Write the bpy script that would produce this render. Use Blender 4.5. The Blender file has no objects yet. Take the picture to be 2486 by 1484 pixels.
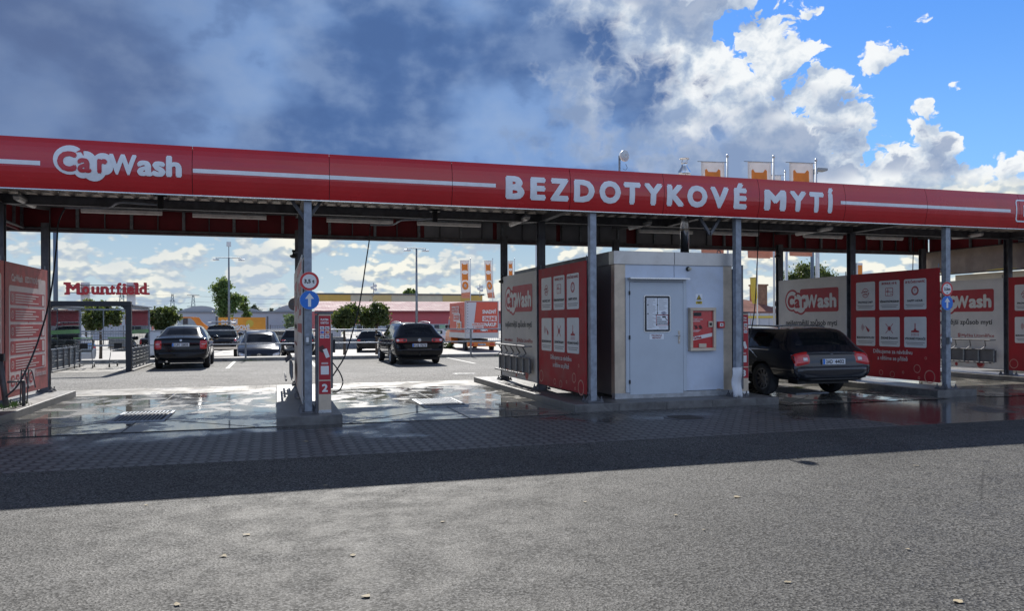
import bpy, bmesh, math, random
from mathutils import Vector, Matrix
from mathutils.bvhtree import BVHTree
random.seed(7)
R = math.radians
S = bpy.context.scene
COL = S.collection
# ---------------------------------------------------------------- camera
AZ, ROLL, H, F, CX, HY = R(16.95), 0.0039, 1.52, 1880.0, 1243.0, 781.0
cam = bpy.data.cameras.new('camera'); camo = bpy.data.objects.new('camera', cam); COL.objects.link(camo); S.camera = camo
cam.sensor_width = 36; cam.lens = 36*F/2486; cam.shift_y = (HY-742)/2486; cam.clip_start = .1; cam.clip_end = 6000
fw = Vector((math.sin(AZ), math.cos(AZ), 0)); rl = Vector((math.cos(AZ), -math.sin(AZ), 0)); up = Vector((0, 0, 1))
cr, sr = math.cos(ROLL), math.sin(ROLL)
rv = rl*cr-up*sr; uv_ = rl*sr+up*cr
camo.matrix_world = Matrix(((rv.x, uv_.x, -fw.x, 0), (rv.y, uv_.y, -fw.y, 0), (rv.z, uv_.z, -fw.z, H), (0, 0, 0, 1)))
def ray(p):
    u, v = (p[0]-CX)/F, (HY-p[1])/F
    return fw+rl*(u*cr+v*sr)+up*(v*cr-u*sr)
def aY(x, y, Y): d = ray((x, y)); return Vector((0, 0, H))+d*(Y/d.y)
def aX(x, y, X): d = ray((x, y)); return Vector((0, 0, H))+d*(X/d.x)
def aZ(x, y, z): d = ray((x, y)); return Vector((0, 0, H))+d*((z-H)/d.z)
def zoom(ox, oy, s): return lambda a, b: ((ox+a/s)/1.5178, (oy+b/s)/1.5178)
Z1 = zoom(0, 450, 2.473); Z2 = zoom(0, 950, 2.473); Z3 = zoom(900, 450, 2.473); Z4 = zoom(900, 950, 2.473)
Z5 = zoom(1800, 850, 2.12); Z6 = zoom(2700, 850, 2.12); ZS = zoom(0, 900, 2.968); ZK = zoom(0, 1300, 4.638)
# ---------------------------------------------------------------- node helpers
class NT:
    def __init__(s, nt): s.nt = nt
    def node(s, t, **k):
        n = s.nt.nodes.new(t)
        for a, b in k.items(): setattr(n, a, b)
        return n
    def put(s, sock, v):
        if isinstance(v, bpy.types.NodeSocket): s.nt.links.new(v, sock)
        elif v is not None:
            try: sock.default_value = v
            except Exception: sock.default_value = tuple(v)+(1,)
    def m(s, op, a, b=None, c=None, clamp=False):
        n = s.node('ShaderNodeMath', operation=op); n.use_clamp = clamp
        for i, v in enumerate((a, b, c)): s.put(n.inputs[i], v)
        return n.outputs[0]
    def mix(s, f, a, b, mode='MIX'):
        n = s.node('ShaderNodeMix', data_type='RGBA', blend_type=mode); n.clamp_factor = True
        s.put(n.inputs[0], f); s.put(n.inputs[6], a if not isinstance(a, tuple) else a[:3]+(1,)); s.put(n.inputs[7], b if not isinstance(b, tuple) else b[:3]+(1,))
        return n.outputs[2]
    def ss(s, v, lo, hi, a=0., b=1.):
        n = s.node('ShaderNodeMapRange', interpolation_type='SMOOTHSTEP')
        s.put(n.inputs[0], v)
        for i, x in zip((1, 2, 3, 4), (lo, hi, a, b)): s.put(n.inputs[i], x)
        return n.outputs[0]
    def noise(s, vec, scale, detail=4, rough=.5, dist=0., d2=False):
        n = s.node('ShaderNodeTexNoise', noise_dimensions='2D' if d2 else '3D'); s.put(n.inputs['Vector'], vec)
        n.inputs['Scale'].default_value = scale; n.inputs['Detail'].default_value = detail; n.inputs['Roughness'].default_value = rough; n.inputs['Distortion'].default_value = dist
        return n.outputs[0]
    def vor(s, vec, scale, detail=0, rough=.5, out=0, feat='F1', d2=False):
        n = s.node('ShaderNodeTexVoronoi', feature=feat, voronoi_dimensions='2D' if d2 else '3D'); s.put(n.inputs['Vector'], vec); n.inputs['Scale'].default_value = scale
        if 'Detail' in n.inputs: n.inputs['Detail'].default_value = detail; n.inputs['Roughness'].default_value = rough
        return n.outputs[out]
    def xyz(s, x, y, z=0.):
        n = s.node('ShaderNodeCombineXYZ')
        for i, v in enumerate((x, y, z)): s.put(n.inputs[i], v)
        return n.outputs[0]
# ---------------------------------------------------------------- world
SUN_EL, SUN_AZ = R(39.3), R(4.3)
w = bpy.data.worlds.new('World'); S.world = w; w.use_nodes = True
w.cycles.sampling_method = 'MANUAL'; w.cycles.sample_map_resolution = 256
nt = NT(w.node_tree); bg = w.node_tree.nodes['Background']; bg.inputs[1].default_value = .1
sky = nt.node('ShaderNodeTexSky', sky_type='NISHITA'); sky.sun_disc = False; sky.sun_elevation = SUN_EL; sky.sun_rotation = SUN_AZ
sky.air_density = 1.3; sky.dust_density = .3; sky.ozone_density = 2.5
tc = nt.node('ShaderNodeTexCoord'); sep = nt.node('ShaderNodeSeparateXYZ'); nt.put(sep.inputs[0], tc.outputs['Generated'])
dx, dy, dz = sep.outputs
U = nt.m('MULTIPLY', nt.m('ARCTAN2', dx, dy), 57.2958); V = nt.m('MULTIPLY', nt.m('ARCSINE', dz), 57.2958)
EXPO = .5
KF = 10/2**EXPO
def K(r, g, b): return (r*KF, g*KF, b*KF, 1)        # picture value -> Background colour at strength .1 and this exposure
# high clouds, drawn in azimuth / elevation
def height(u, v):
    P = nt.xyz(nt.m('MULTIPLY', u, .1), nt.m('MULTIPLY', v, .12), 3.7)
    W = nt.node('ShaderNodeVectorMath', operation='MULTIPLY_ADD'); q = nt.node('ShaderNodeTexNoise', noise_dimensions='2D'); nt.put(q.inputs['Vector'], P); q.inputs['Scale'].default_value = 4.; q.inputs['Detail'].default_value = 5
    nt.put(W.inputs[0], q.outputs['Color']); W.inputs[1].default_value = (.22, .22, 0); nt.put(W.inputs[2], P)
    big = nt.noise(P, 1.5, 8, .5, 0, True)
    puff = nt.m('SUBTRACT', 1., nt.vor(W.outputs[0], 2.6, 4, .58, 0, 'F1', True))
    return big, puff
b0, p0_ = height(U, V); b1, p1_ = height(nt.m('ADD', U, -.6), nt.m('ADD', V, 1.3))
relief = nt.m('ADD', nt.m('MULTIPLY', nt.m('SUBTRACT', b0, b1), 1.3), nt.m('MULTIPLY', nt.m('SUBTRACT', p0_, p1_), .42))
fr = nt.m('ADD', nt.m('MULTIPLY', nt.m('SUBTRACT', b0, .5), 13.), nt.m('MULTIPLY', nt.m('SUBTRACT', p0_, .50), 9.))
kink = nt.m('MULTIPLY', nt.ss(nt.m('ABSOLUTE', nt.m('SUBTRACT', U, 46.2)), 0., 2.6, 1., 0.), 2.6)
edge = nt.m('ADD', nt.m('SUBTRACT', 61.0, nt.m('ADD', U, V)), nt.m('ADD', fr, kink))
right = nt.m('ADD', nt.m('SUBTRACT', 13.2, nt.m('ADD', V, nt.m('MULTIPLY', nt.m('ABSOLUTE', nt.m('SUBTRACT', U, 54.)), .25))), fr)
em = nt.m('MAXIMUM', edge, right)
cov = nt.ss(em, -.35, .9)
soft = nt.noise(nt.xyz(nt.m('MULTIPLY', U, .1), nt.m('MULTIPLY', V, .17), 9.), .8, 4, .45, 0, True)
mid = nt.noise(nt.xyz(nt.m('MULTIPLY', U, .1), nt.m('MULTIPLY', V, .15), 1.), 2.2, 6, .5, 0, True)
dark = nt.mix(nt.ss(soft, .38, .64), K(.085, .165, .37), K(.21, .35, .64))
dark = nt.mix(nt.ss(mid, .40, .74, 0., .42), dark, K(.34, .46, .68))
dark = nt.mix(nt.ss(mid, .46, .30, 0., .4), dark, K(.065, .13, .31))
dark = nt.mix(nt.ss(U, 6., -16., 0., .6), dark, K(.125, .17, .30))
lv = nt.m('ADD', relief, nt.m('MULTIPLY', nt.m('SUBTRACT', soft, .5), -.2))
lv = nt.m('ADD', lv, nt.ss(em, 0., 2.2, .10, 0.))
lit = nt.mix(nt.ss(lv, -.30, .08), K(.31, .41, .60), K(.62, .70, .80)); lit = nt.mix(nt.ss(lv, -.06, .24), lit, K(.92, .95, .97))
deep = nt.ss(nt.m('ADD', edge, nt.m('MULTIPLY', nt.m('SUBTRACT', soft, .5), -30.)), 11., 20.)
dk2 = nt.m('MULTIPLY', nt.ss(soft, .44, .60), nt.ss(em, 2., 5.)); lit = nt.mix(nt.m('MULTIPLY', dk2, .75), lit, K(.22, .31, .50))
cloud = nt.mix(deep, lit, dark)
clear = nt.mix(.6, nt.mix(1., sky.outputs[0], (.55, .80, 1.25, 1), 'MULTIPLY'), nt.mix(nt.ss(V, 6., 22.), K(.22, .50, .88), K(.06, .27, .80)))
high = nt.mix(cov, clear, cloud)
# low band of sunlit cumulus over the far roofs
def low(u, v):
    vv = nt.m('POWER', nt.m('MULTIPLY', nt.m('ADD', nt.m('MAXIMUM', v, -1.), 1.6), .11), .75)
    P = nt.xyz(nt.m('MULTIPLY', u, .1), nt.m('MULTIPLY', vv, 1.9), 1.3)
    return nt.m('ADD', nt.m('MULTIPLY', nt.noise(P, 1.7, 8, .55, 0, True), .62), nt.m('MULTIPLY', nt.m('SUBTRACT', 1., nt.vor(P, 2.6, 3, .6, 0, 'F1', True)), .38))
l0 = low(U, V); l1 = low(nt.m('ADD', U, -.15), nt.m('ADD', V, .35))
lcov = nt.ss(nt.m('ADD', l0, nt.m('MULTIPLY', nt.ss(V, 2., 8.), .02)), .235, .335)
lsky = nt.mix(nt.ss(V, 0., 7.), K(.60, .72, .76), K(.40, .57, .73))
lv2 = nt.m('SUBTRACT', l0, l1)
lcl = nt.mix(nt.ss(lv2, -.09, .02), K(.42, .52, .64), K(.62, .68, .68)); lcl = nt.mix(nt.ss(lv2, .0, .07), lcl, K(.95, .94, .84))
lcl = nt.mix(nt.ss(soft, .46, .62, 0., .45), lcl, K(.48, .58, .70))
lowb = nt.mix(lcov, lsky, lcl)
front = nt.mix(nt.ss(V, 7.6, 9.6), lowb, high)
# overhead: closed grey cloud; behind the camera: open blue sky with bright cloud
over = nt.mix(nt.ss(soft, .38, .62), K(.085, .115, .20), K(.18, .23, .36))
sk = nt.mix(nt.ss(V, 26., 40.), front, over)
back = nt.mix(nt.ss(nt.noise(tc.outputs['Generated'], 3., 5, .5), .45, .6), K(.35, .54, .94), K(.72, .80, .95))
back = nt.mix(nt.ss(V, 25., 60.), back, over)
sk = nt.mix(nt.ss(dy, .05, -.25), sk, back)
sk = nt.mix(nt.ss(V, -.2, -2.), sk, K(.2, .2, .2))
nt.put(bg.inputs[0], sk)
# ---------------------------------------------------------------- sun, exposure
sl = bpy.data.lights.new('sun', 'SUN'); sl.energy = 4.6; sl.angle = R(.5); sl.color = (1, .965, .91)
so = bpy.data.objects.new('sun', sl); COL.objects.link(so)
sd = Vector((math.sin(SUN_AZ)*math.cos(SUN_EL), math.cos(SUN_AZ)*math.cos(SUN_EL), math.sin(SUN_EL)))
so.rotation_euler = sd.to_track_quat('Z', 'Y').to_euler(); so.location = sd*60
S.view_settings.view_transform = 'Standard'; S.view_settings.look = 'None'; S.view_settings.exposure = EXPO; S.view_settings.gamma = 1
S.view_settings.use_curve_mapping = False
S.cycles.max_bounces = 8; S.cycles.transparent_max_bounces = 12; S.cycles.sample_clamp_indirect = 6
# ---------------------------------------------------------------- materials
MATS = {}
def mat(name, col, rough=.5, metal=0., var=0., vs=4., bump=0., bs=40., coat=0., spec=None, trans=0., dirt=None, vcol=None):
    """procedural principled: colour varied by noise, optional bump, clear coat, thin translucency"""
    if name in MATS: return MATS[name]
    m = bpy.data.materials.new(name); m.use_nodes = True; t = NT(m.node_tree); p = m.node_tree.nodes['Principled BSDF']
    g = t.node('ShaderNodeTexCoord').outputs['Object']
    base = tuple(col)+(1,)
    n = t.noise(g, vs, 5, .6)
    if var: base = t.mix(t.ss(n, .3, .7), tuple(c*(1-var) for c in col)+(1,), vcol+(1,) if vcol else tuple(min(1, c*(1+var)) for c in col)+(1,))
    if dirt: base = t.mix(t.ss(t.noise(g, dirt[1], 6, .65, .6), .5, .75, 0., dirt[2]), base, tuple(dirt[0])+(1,))
    t.put(p.inputs['Base Color'], base)
    t.put(p.inputs['Roughness'], t.ss(n, .25, .75, max(.02, rough*.8), min(1, rough*1.2)))
    p.inputs['Metallic'].default_value = metal; p.inputs['Coat Weight'].default_value = coat; p.inputs['Coat Roughness'].default_value = .03
    if spec is not None: p.inputs['Specular IOR Level'].default_value = spec
    if bump:
        b = t.node('ShaderNodeBump'); b.inputs['Strength'].default_value = min(1, bump); b.inputs['Distance'].default_value = .01
        t.put(b.inputs['Height'], t.noise(g, bs, 4, .6)); t.put(p.inputs['Normal'], b.outputs[0])
    if trans:
        tr = t.node('ShaderNodeBsdfTranslucent'); t.put(tr.inputs[0], base); mx = t.node('ShaderNodeMixShader'); mx.inputs[0].default_value = trans
        t.put(mx.inputs[1], p.outputs[0]); t.put(mx.inputs[2], tr.outputs[0]); t.put(m.node_tree.nodes['Material Output'].inputs[0], mx.outputs[0])
    MATS[name] = m
    return m
def glassmat(name, tint, rough=.01, op=0., opc=(.02, .025, .03)):
    if name in MATS: return MATS[name]
    m = bpy.data.materials.new(name); m.use_nodes = True; t = NT(m.node_tree); nd = m.node_tree.nodes; nd.remove(nd['Principled BSDF'])
    tr = t.node('ShaderNodeBsdfTransparent'); t.put(tr.inputs[0], tint+(1,)); gl = t.node('ShaderNodeBsdfGlossy'); gl.inputs['Roughness'].default_value = rough
    df = t.node('ShaderNodeBsdfDiffuse'); t.put(df.inputs[0], opc+(1,))
    fr = t.node('ShaderNodeFresnel'); fr.inputs[0].default_value = 1.5
    m0 = t.node('ShaderNodeMixShader'); m0.inputs[0].default_value = op; t.put(m0.inputs[1], tr.outputs[0]); t.put(m0.inputs[2], df.outputs[0])
    m1 = t.node('ShaderNodeMixShader'); t.put(m1.inputs[0], t.m('MULTIPLY', fr.outputs[0], 1.3, clamp=True)); t.put(m1.inputs[1], m0.outputs[0]); t.put(m1.inputs[2], gl.outputs[0])
    t.put(nd['Material Output'].inputs[0], m1.outputs[0]); MATS[name] = m
    return m
GALV = mat('galvanised steel', (.24, .26, .28), .5, .5, .3, 14., .1, 60., dirt=((.16, .15, .14), 5., .6))
GALVL = mat('bright galvanised steel', (.28, .31, .355), .5, .35, .25, 9., .1, 60.)
STEEL = mat('weathered steel', (.13, .13, .14), .55, .3, .3, 6.)
STAIN = mat('brushed stainless', (.60, .50, .385), .42, .3, .2, 2., dirt=((.36, .29, .21), 1.4, .5))
CHROME = mat('chrome', (.8, .8, .82), .1, 1.)
RED = mat('red panel paint', (.55, .013, .02), .24, 0, .06, 1.5, .25, 1.3, coat=.5, dirt=((.30, .012, .018), .9, .35))
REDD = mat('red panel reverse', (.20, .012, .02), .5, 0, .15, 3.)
WHITEV = mat('white vinyl', (.86, .88, .90), .35, 0, .07, 6.)
BANR = mat('red banner cloth', (.54, .03, .04), .55, 0, .1, 3., .25, 2.5, trans=.3)
BANW = mat('white banner cloth', (.84, .81, .77), .6, 0, .06, 2., .25, 2.5, trans=.3)
BANP = mat('sun bleached banner cloth', (.66, .24, .22), .6, 0, .2, 3., .25, 2.5, trans=.35)
BANPR = mat('faded white banner print', (.74, .62, .60), .6, 0, .1, 4.)
PRW = mat('white banner print', (.80, .78, .75), .55, 0, .05, 3.)
PRR = mat('red banner print', (.44, .02, .03), .5, 0, .08, 3.)
PRD = mat('dark lettering', (.03, .03, .035), .5)
PRG = mat('grey fine print', (.30, .28, .28), .6)
BUB = mat('bubble print', (.62, .25, .2), .5, 0, .2, 5.)
HUTW = mat('pale blue grey cladding', (.60, .66, .76), .38, 0, .05, 2., .04, 90., dirt=((.42, .43, .44), 1.3, .35))
HUTD = mat('grey door paint', (.54, .59, .64), .4, 0, .04, 2.)
HUTS = mat('dark grey cladding', (.10, .105, .11), .5, 0, .1, 2.)
BLK = mat('black plastic', (.015, .015, .017), .45, 0, .1, 9.)
RUB = mat('tyre rubber', (.016, .016, .017), .8, 0, .2, 20.)
ALU = mat('aluminium', (.62, .64, .66), .3, .9, .1, 12.)
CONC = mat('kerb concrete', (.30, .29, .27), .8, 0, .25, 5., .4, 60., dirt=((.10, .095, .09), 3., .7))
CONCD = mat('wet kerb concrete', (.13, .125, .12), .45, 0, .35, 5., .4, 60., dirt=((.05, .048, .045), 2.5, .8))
BEIGE = mat('beige windbreak cloth', (.42, .33, .26), .8, 0, .12, 3., .3, 30., trans=.25)
ORNG = mat('orange print', (.80, .26, .03), .5, 0, .08, 2.)
ORT = mat('orange flag cloth', (.85, .30, .06), .6, 0, .05, 3., trans=.4)
FLW = mat('white flag cloth', (.74, .71, .70), .6, 0, .04, 3., trans=.4)
PINK = mat('faded red tarpaulin', (.72, .115, .07), .5, 0, .06, 2., .1, 4.)
YEL = mat('yellow paint', (.62, .45, .06), .5)
BLUE = mat('blue sign face', (.015, .17, .62), .35)
SIGR = mat('red sign rim', (.62, .03, .03), .35)
GLASS = glassmat('clear glass', (.86, .90, .88), .01, .06, (.5, .55, .52))
CARG = glassmat('tinted car glass', (.60, .68, .70), .01, .05)
CARGD = glassmat('dark car glass', (.16, .19, .2), .01, .35)
BLACKP = mat('black car paint', (.004, .005, .008), .12, .0, 0, 1., coat=.5, spec=.2)
GREYP = mat('dark grey car paint', (.028, .034, .05), .12, .1, 0, 1., coat=.35, spec=.25)
WHITEP = mat('white car paint', (.62, .63, .64), .3, 0, 0, 1., coat=1.)
SILVP = mat('silver car paint', (.40, .42, .45), .3, .6, 0, 1., coat=1.)
LAMPR = mat('red tail lamp', (.55, .012, .012), .12, 0, .1, 30., coat=1.)
LAMPW = mat('clear lamp lens', (.62, .58, .56), .12, .2, .2, 40., coat=1.)
INTER = mat('car interior', (.03, .03, .033), .8)
PLATE = mat('number plate', (.72, .74, .76), .4)
# ---------------------------------------------------------------- mesh helpers
WB = {}
class MB:
    def __init__(s): s.v = []; s.f = []; s.mi = []
    def add(s, vs, fs, k=0):
        n = len(s.v); s.v += [tuple(v) for v in vs]; s.f += [tuple(i+n for i in f) for f in fs]; s.mi += [k]*len(fs); return s
    def box(s, x0, x1, y0, y1, z0, z1, k=0, M=None):
        vs = [Vector((x, y, z)) for x in (x0, x1) for y in (y0, y1) for z in (z0, z1)]
        if M: vs = [M @ v for v in vs]
        return s.add(vs, [(0, 1, 3, 2), (4, 6, 7, 5), (0, 4, 5, 1), (2, 3, 7, 6), (0, 2, 6, 4), (1, 5, 7, 3)], k)
    def bar(s, a, b, w, h=None, k=0):
        a, b = Vector(a), Vector(b); d = b-a; L = d.length; h = h or w
        if L < 1e-6: return s
        q = d.to_track_quat('Z', 'Y').to_matrix().to_4x4(); q.translation = a
        return s.box(-w/2, w/2, -h/2, h/2, 0, L, k, q)
    def tube(s, pts, r, n=8, k=0, r1=None, cap=True):
        pts = [Vector(p) for p in pts]; m = len(pts); base = len(s.v); vs = []
        for i, p in enumerate(pts):
            d = (pts[min(i+1, m-1)]-pts[max(i-1, 0)]).normalized(); q = d.to_track_quat('Z', 'Y').to_matrix()
            rr = r if r1 is None else r+(r1-r)*i/(m-1)
            for j in range(n): a = 2*math.pi*j/n; vs.append(p+q @ Vector((math.cos(a)*rr, math.sin(a)*rr, 0)))
        fs = [(i*n+j, i*n+(j+1) % n, (i+1)*n+(j+1) % n, (i+1)*n+j) for i in range(m-1) for j in range(n)]
        if cap: fs += [tuple(range(n))[::-1], tuple((m-1)*n+j for j in range(n))]
        return s.add(vs, fs, k)
    def lathe(s, prof, n=24, M=None, k=0):
        """prof: (r, z) pairs turned round local z"""
        vs = [Vector((r*math.cos(2*math.pi*j/n), r*math.sin(2*math.pi*j/n), z)) for r, z in prof for j in range(n)]
        if M: vs = [M @ v for v in vs]
        m = len(prof)
        return s.add(vs, [(i*n+j, i*n+(j+1) % n, (i+1)*n+(j+1) % n, (i+1)*n+j) for i in range(m-1) for j in range(n)], k)
    def prism(s, pts, d, k=0):
        """closed outline (3D points in a plane) pushed along d"""
        n = len(pts); pts = [Vector(p) for p in pts]; d = Vector(d)
        return s.add(pts+[p+d for p in pts], [tuple(range(n)), tuple(range(2*n-1, n-1, -1))]+[(i, i+n, (i+1) % n+n, (i+1) % n) for i in range(n)], k)
    def build(s, name, mats, parent=None, smooth=False, bevel=0):
        if not isinstance(mats, (list, tuple)): mats = [mats]
        off = WB.get(parent.name, Vector((0, 0, 0))) if parent else Vector((0, 0, 0))
        me = bpy.data.meshes.new(name); me.from_pydata([Vector(v)-off for v in s.v], [], s.f)
        for m in mats: me.materials.append(m)
        if len(mats) > 1: me.polygons.foreach_set('material_index', s.mi)
        if smooth: me.polygons.foreach_set('use_smooth', [True]*len(me.polygons))
        me.update(); o = bpy.data.objects.new(name, me); COL.objects.link(o)
        if parent: o.parent = parent; WB[o.name] = off
        if bevel:
            b = o.modifiers.new('bevel', 'BEVEL'); b.width = bevel; b.segments = 2; b.limit_method = 'ANGLE'
        return o
def tag(o, label, cat, group=None, kind=None):
    if label: o['label'] = label
    if cat: o['category'] = cat
    if group: o['group'] = group
    if kind: o['kind'] = kind
    return o
def thing(name, label, cat, loc=(0, 0, 0), rz=0, group=None, world=False):
    o = bpy.data.objects.new(name, None); COL.objects.link(o); o.empty_display_size = .2
    o.location = loc; o.rotation_euler = (0, 0, rz)
    if world: WB[o.name] = Vector(loc)
    return tag(o, label, cat, group)
def copy_tree(o, parent=None):
    c = o.copy(); COL.objects.link(c)
    if parent: c.parent = parent
    for ch in [x for x in COL.objects if x.parent == o]: copy_tree(ch, c)
    return c
def struct(o): o['kind'] = 'structure'; return o
# ---- 2D decoration (lettering, prints) laid on a surface
_tc = {}
def glyphs(body, bold):
    key = (body, bold)
    if key in _tc: return _tc[key]
    c = bpy.data.curves.new('t', 'FONT'); c.body = body; c.offset = 0; c.resolution_u = 3
    o = bpy.data.objects.new('t', c); COL.objects.link(o); dg = bpy.context.evaluated_depsgraph_get()
    me = bpy.data.meshes.new_from_object(o.evaluated_get(dg))
    vs = [(v.co.x, v.co.y) for v in me.vertices]; fs = [tuple(p.vertices) for p in me.polygons]
    bpy.data.objects.remove(o); bpy.data.meshes.remove(me)
    out = []
    if bold > .005:
        for i in range(6):
            a = i*math.pi/3; out.append([(x+math.cos(a)*bold, y+math.sin(a)*bold) for x, y in vs])
    else: out.append(vs)
    _tc[key] = (out, fs); return _tc[key]
CAP = .695
class Decor:
    """print on a surface: fn(s, t, off) -> world point. s runs along the reading direction, t is height"""
    def __init__(s, fn, parent, lift=.002, sub=0): s.fn = fn; s.parent = parent; s.lift = lift; s.sub = sub; s.mb = {}
    grp = 0
    def M(s, name, m):
        if name in ('bubble_print', 'bubble_print_inner', 'info_field', 'card_field', 'orange_print', 'step_field', 'step_number', 'program_icon', 'magnet', 'eyelet'): s.cnt = getattr(s, 'cnt', 0)+1; k = s.cnt
        else: k = s.grp if name.startswith('pictogram') else -1
        return s.mb.setdefault((name, m.name, 'g', k), (MB(), m))[0]
    def poly(s, pts, lev, name, m):
        mb = s.M(name, m)
        if s.sub:
            bm = bmesh.new(); f = bm.faces.new([bm.verts.new((x, y, 0)) for x, y in pts]); bmesh.ops.triangulate(bm, faces=[f]); s._bm(bm, lev, mb); return
        mb.add([s.fn(x, y, lev*s.lift) for x, y in pts], [tuple(range(len(pts)))])
    def _bm(s, bm, lev, mb):
        ys = [v.co.y for v in bm.verts]; y = min(ys)+s.sub
        while y < max(ys):
            bmesh.ops.bisect_plane(bm, geom=bm.verts[:]+bm.edges[:]+bm.faces[:], plane_co=(0, y, 0), plane_no=(0, 1, 0)); y += s.sub
        bm.verts.index_update(); mb.add([s.fn(v.co.x, v.co.y, lev*s.lift) for v in bm.verts], [tuple(v.index for v in f.verts) for f in bm.faces]); bm.free()
    def rect(s, x0, x1, y0, y1, lev, name, m): s.poly([(x0, y0), (x1, y0), (x1, y1), (x0, y1)], lev, name, m)
    def rrect(s, x0, x1, y0, y1, r, lev, name, m):
        p = []
        for cx, cy, a0 in ((x1-r, y1-r, 0), (x0+r, y1-r, 90), (x0+r, y0+r, 180), (x1-r, y0+r, 270)):
            for i in range(5): a = R(a0+i*22.5); p.append((cx+math.cos(a)*r, cy+math.sin(a)*r))
        s.poly(p, lev, name, m)
    def disc(s, cx, cy, r, lev, name, m, n=28, ry=None):
        s.poly([(cx+r*math.cos(2*math.pi*i/n), cy+(ry or r)*math.sin(2*math.pi*i/n)) for i in range(n)], lev, name, m)
    def ring(s, cx, cy, r, w, lev, name, m, n=28, a0=0, a1=360):
        mb = s.M(name, m); k = n
        vs = [s.fn(cx+q*math.cos(R(a0+(a1-a0)*i/k)), cy+q*math.sin(R(a0+(a1-a0)*i/k)), lev*s.lift) for i in range(k+1) for q in (r-w, r)]
        mb.add(vs, [(2*i, 2*i+1, 2*i+3, 2*i+2) for i in range(k)])
    def line(s, x0, y0, x1, y1, w, lev, name, m):
        d = Vector((x1-x0, y1-y0)); d.normalize(); nx, ny = -d.y*w/2, d.x*w/2
        s.poly([(x0-nx, y0-ny), (x1-nx, y1-ny), (x1+nx, y1+ny), (x0+nx, y0+ny)], lev, name, m)
    def text(s, body, x, y, cap, lev, name, m, width=None, bold=.03, align='l', rot=0):
        sets, fs = glyphs(body, bold); s.cnt = getattr(s, 'cnt', 0)+1; mb = s.mb.setdefault((name, m.name, s.cnt), (MB(), m))[0]
        xs = [p[0] for q in sets for p in q]; x0, x1 = min(xs), max(xs); sy = cap/CAP; sx = width/(x1-x0) if width else sy
        W = (x1-x0)*sx; ox = {'l': 0, 'c': -W/2, 'r': -W}[align]; ca, sa = math.cos(rot), math.sin(rot)
        for i, vs in enumerate(sets):
            P = []
            for a, b in vs:
                p, q = (a-x0)*sx+ox, b*sy; P.append((x+p*ca-q*sa, y+p*sa+q*ca))
            l2 = lev+i*.12
            if s.sub:
                bm = bmesh.new(); V = [bm.verts.new((a, b, 0)) for a, b in P]
                for f in fs:
                    try: bm.faces.new([V[j] for j in f])
                    except ValueError: pass
                s._bm(bm, l2, mb)
            else: mb.add([s.fn(a, b, l2*s.lift) for a, b in P], fs)
        return W
    def done(s):
        for k_, (mb, m) in s.mb.items(): mb.build(k_[0], m, s.parent)
        s.mb = {}
# ================================================================ ground
def groundmat(name, fn):
    m = bpy.data.materials.new(name); m.use_nodes = True; t = NT(m.node_tree); p = m.node_tree.nodes['Principled BSDF']
    g = t.node('ShaderNodeTexCoord').outputs['Object']; sp = t.node('ShaderNodeSeparateXYZ'); t.put(sp.inputs[0], g)
    c, r, h, st, dist = fn(t, g, sp.outputs[0], sp.outputs[1])
    t.put(p.inputs['Base Color'], c); t.put(p.inputs['Roughness'], r)
    if 'asphalt' in name: p.inputs['Specular IOR Level'].default_value = .22
    if h is not None:
        b = t.node('ShaderNodeBump'); t.put(b.inputs['Strength'], st); b.inputs['Distance'].default_value = dist; t.put(b.inputs['Height'], h); t.put(p.inputs['Normal'], b.outputs[0])
    return m
def f_asphalt(t, g, x, y):
    cell = t.vor(g, 75., 0, .5, 1); s2 = t.node('ShaderNodeSeparateColor'); t.put(s2.inputs[0], cell)
    big = t.noise(g, .35, 5, .6, .6); mid = t.noise(g, 3., 5, .65); fine = t.noise(g, 60., 2, .6)
    v = t.m('MULTIPLY', t.ss(s2.outputs[0], 0., 1., .25, 1.75), t.ss(fine, .3, .7, .5, 1.5))
    v = t.m('MULTIPLY', v, t.ss(big, .3, .7, .87, 1.12)); v = t.m('MULTIPLY', v, t.ss(mid, .3, .7, .88, 1.1))
    ptch = t.ss(t.noise(g, .8, 3, .5, 1.2), .62, .7, 1., .86); v = t.m('MULTIPLY', v, ptch)
    cr = t.vor(g, .55, 2, .6, 0, 'DISTANCE_TO_EDGE'); v = t.m('MULTIPLY', v, t.ss(cr, .0, .004, .55, 1.))
    lane = t.noise(t.xyz(t.m('MULTIPLY', x, .12), t.m('MULTIPLY', y, .9)), 1., 3, .5); v = t.m('MULTIPLY', v, t.ss(lane, .35, .65, .93, 1.08)); v = t.m('MULTIPLY', v, t.ss(t.noise(g, .9, 3, .5, .3), .70, .76, 1., .62))
    c = t.mix(1., (.079, .0765, .071), t.xyz(v, v, v), 'MULTIPLY')
    hh = t.m('ADD', t.m('MULTIPLY', t.vor(g, 75.), .8), t.m('MULTIPLY', fine, .5))
    return c, t.ss(mid, .3, .7, .62, .8), hh, .7, .006
def f_asphalt_far(t, g, x, y):
    cell = t.vor(g, 40., 0, .5, 1); s2 = t.node('ShaderNodeSeparateColor'); t.put(s2.inputs[0], cell)
    v = t.m('MULTIPLY', t.ss(s2.outputs[0], 0., 1., .4, 1.6), t.ss(t.noise(g, .5, 5, .6, .6), .3, .7, .8, 1.15))
    return t.mix(1., (.17, .165, .155), t.xyz(v, v, v), 'MULTIPLY'), .8, t.vor(g, 40.), .6, .008
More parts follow.
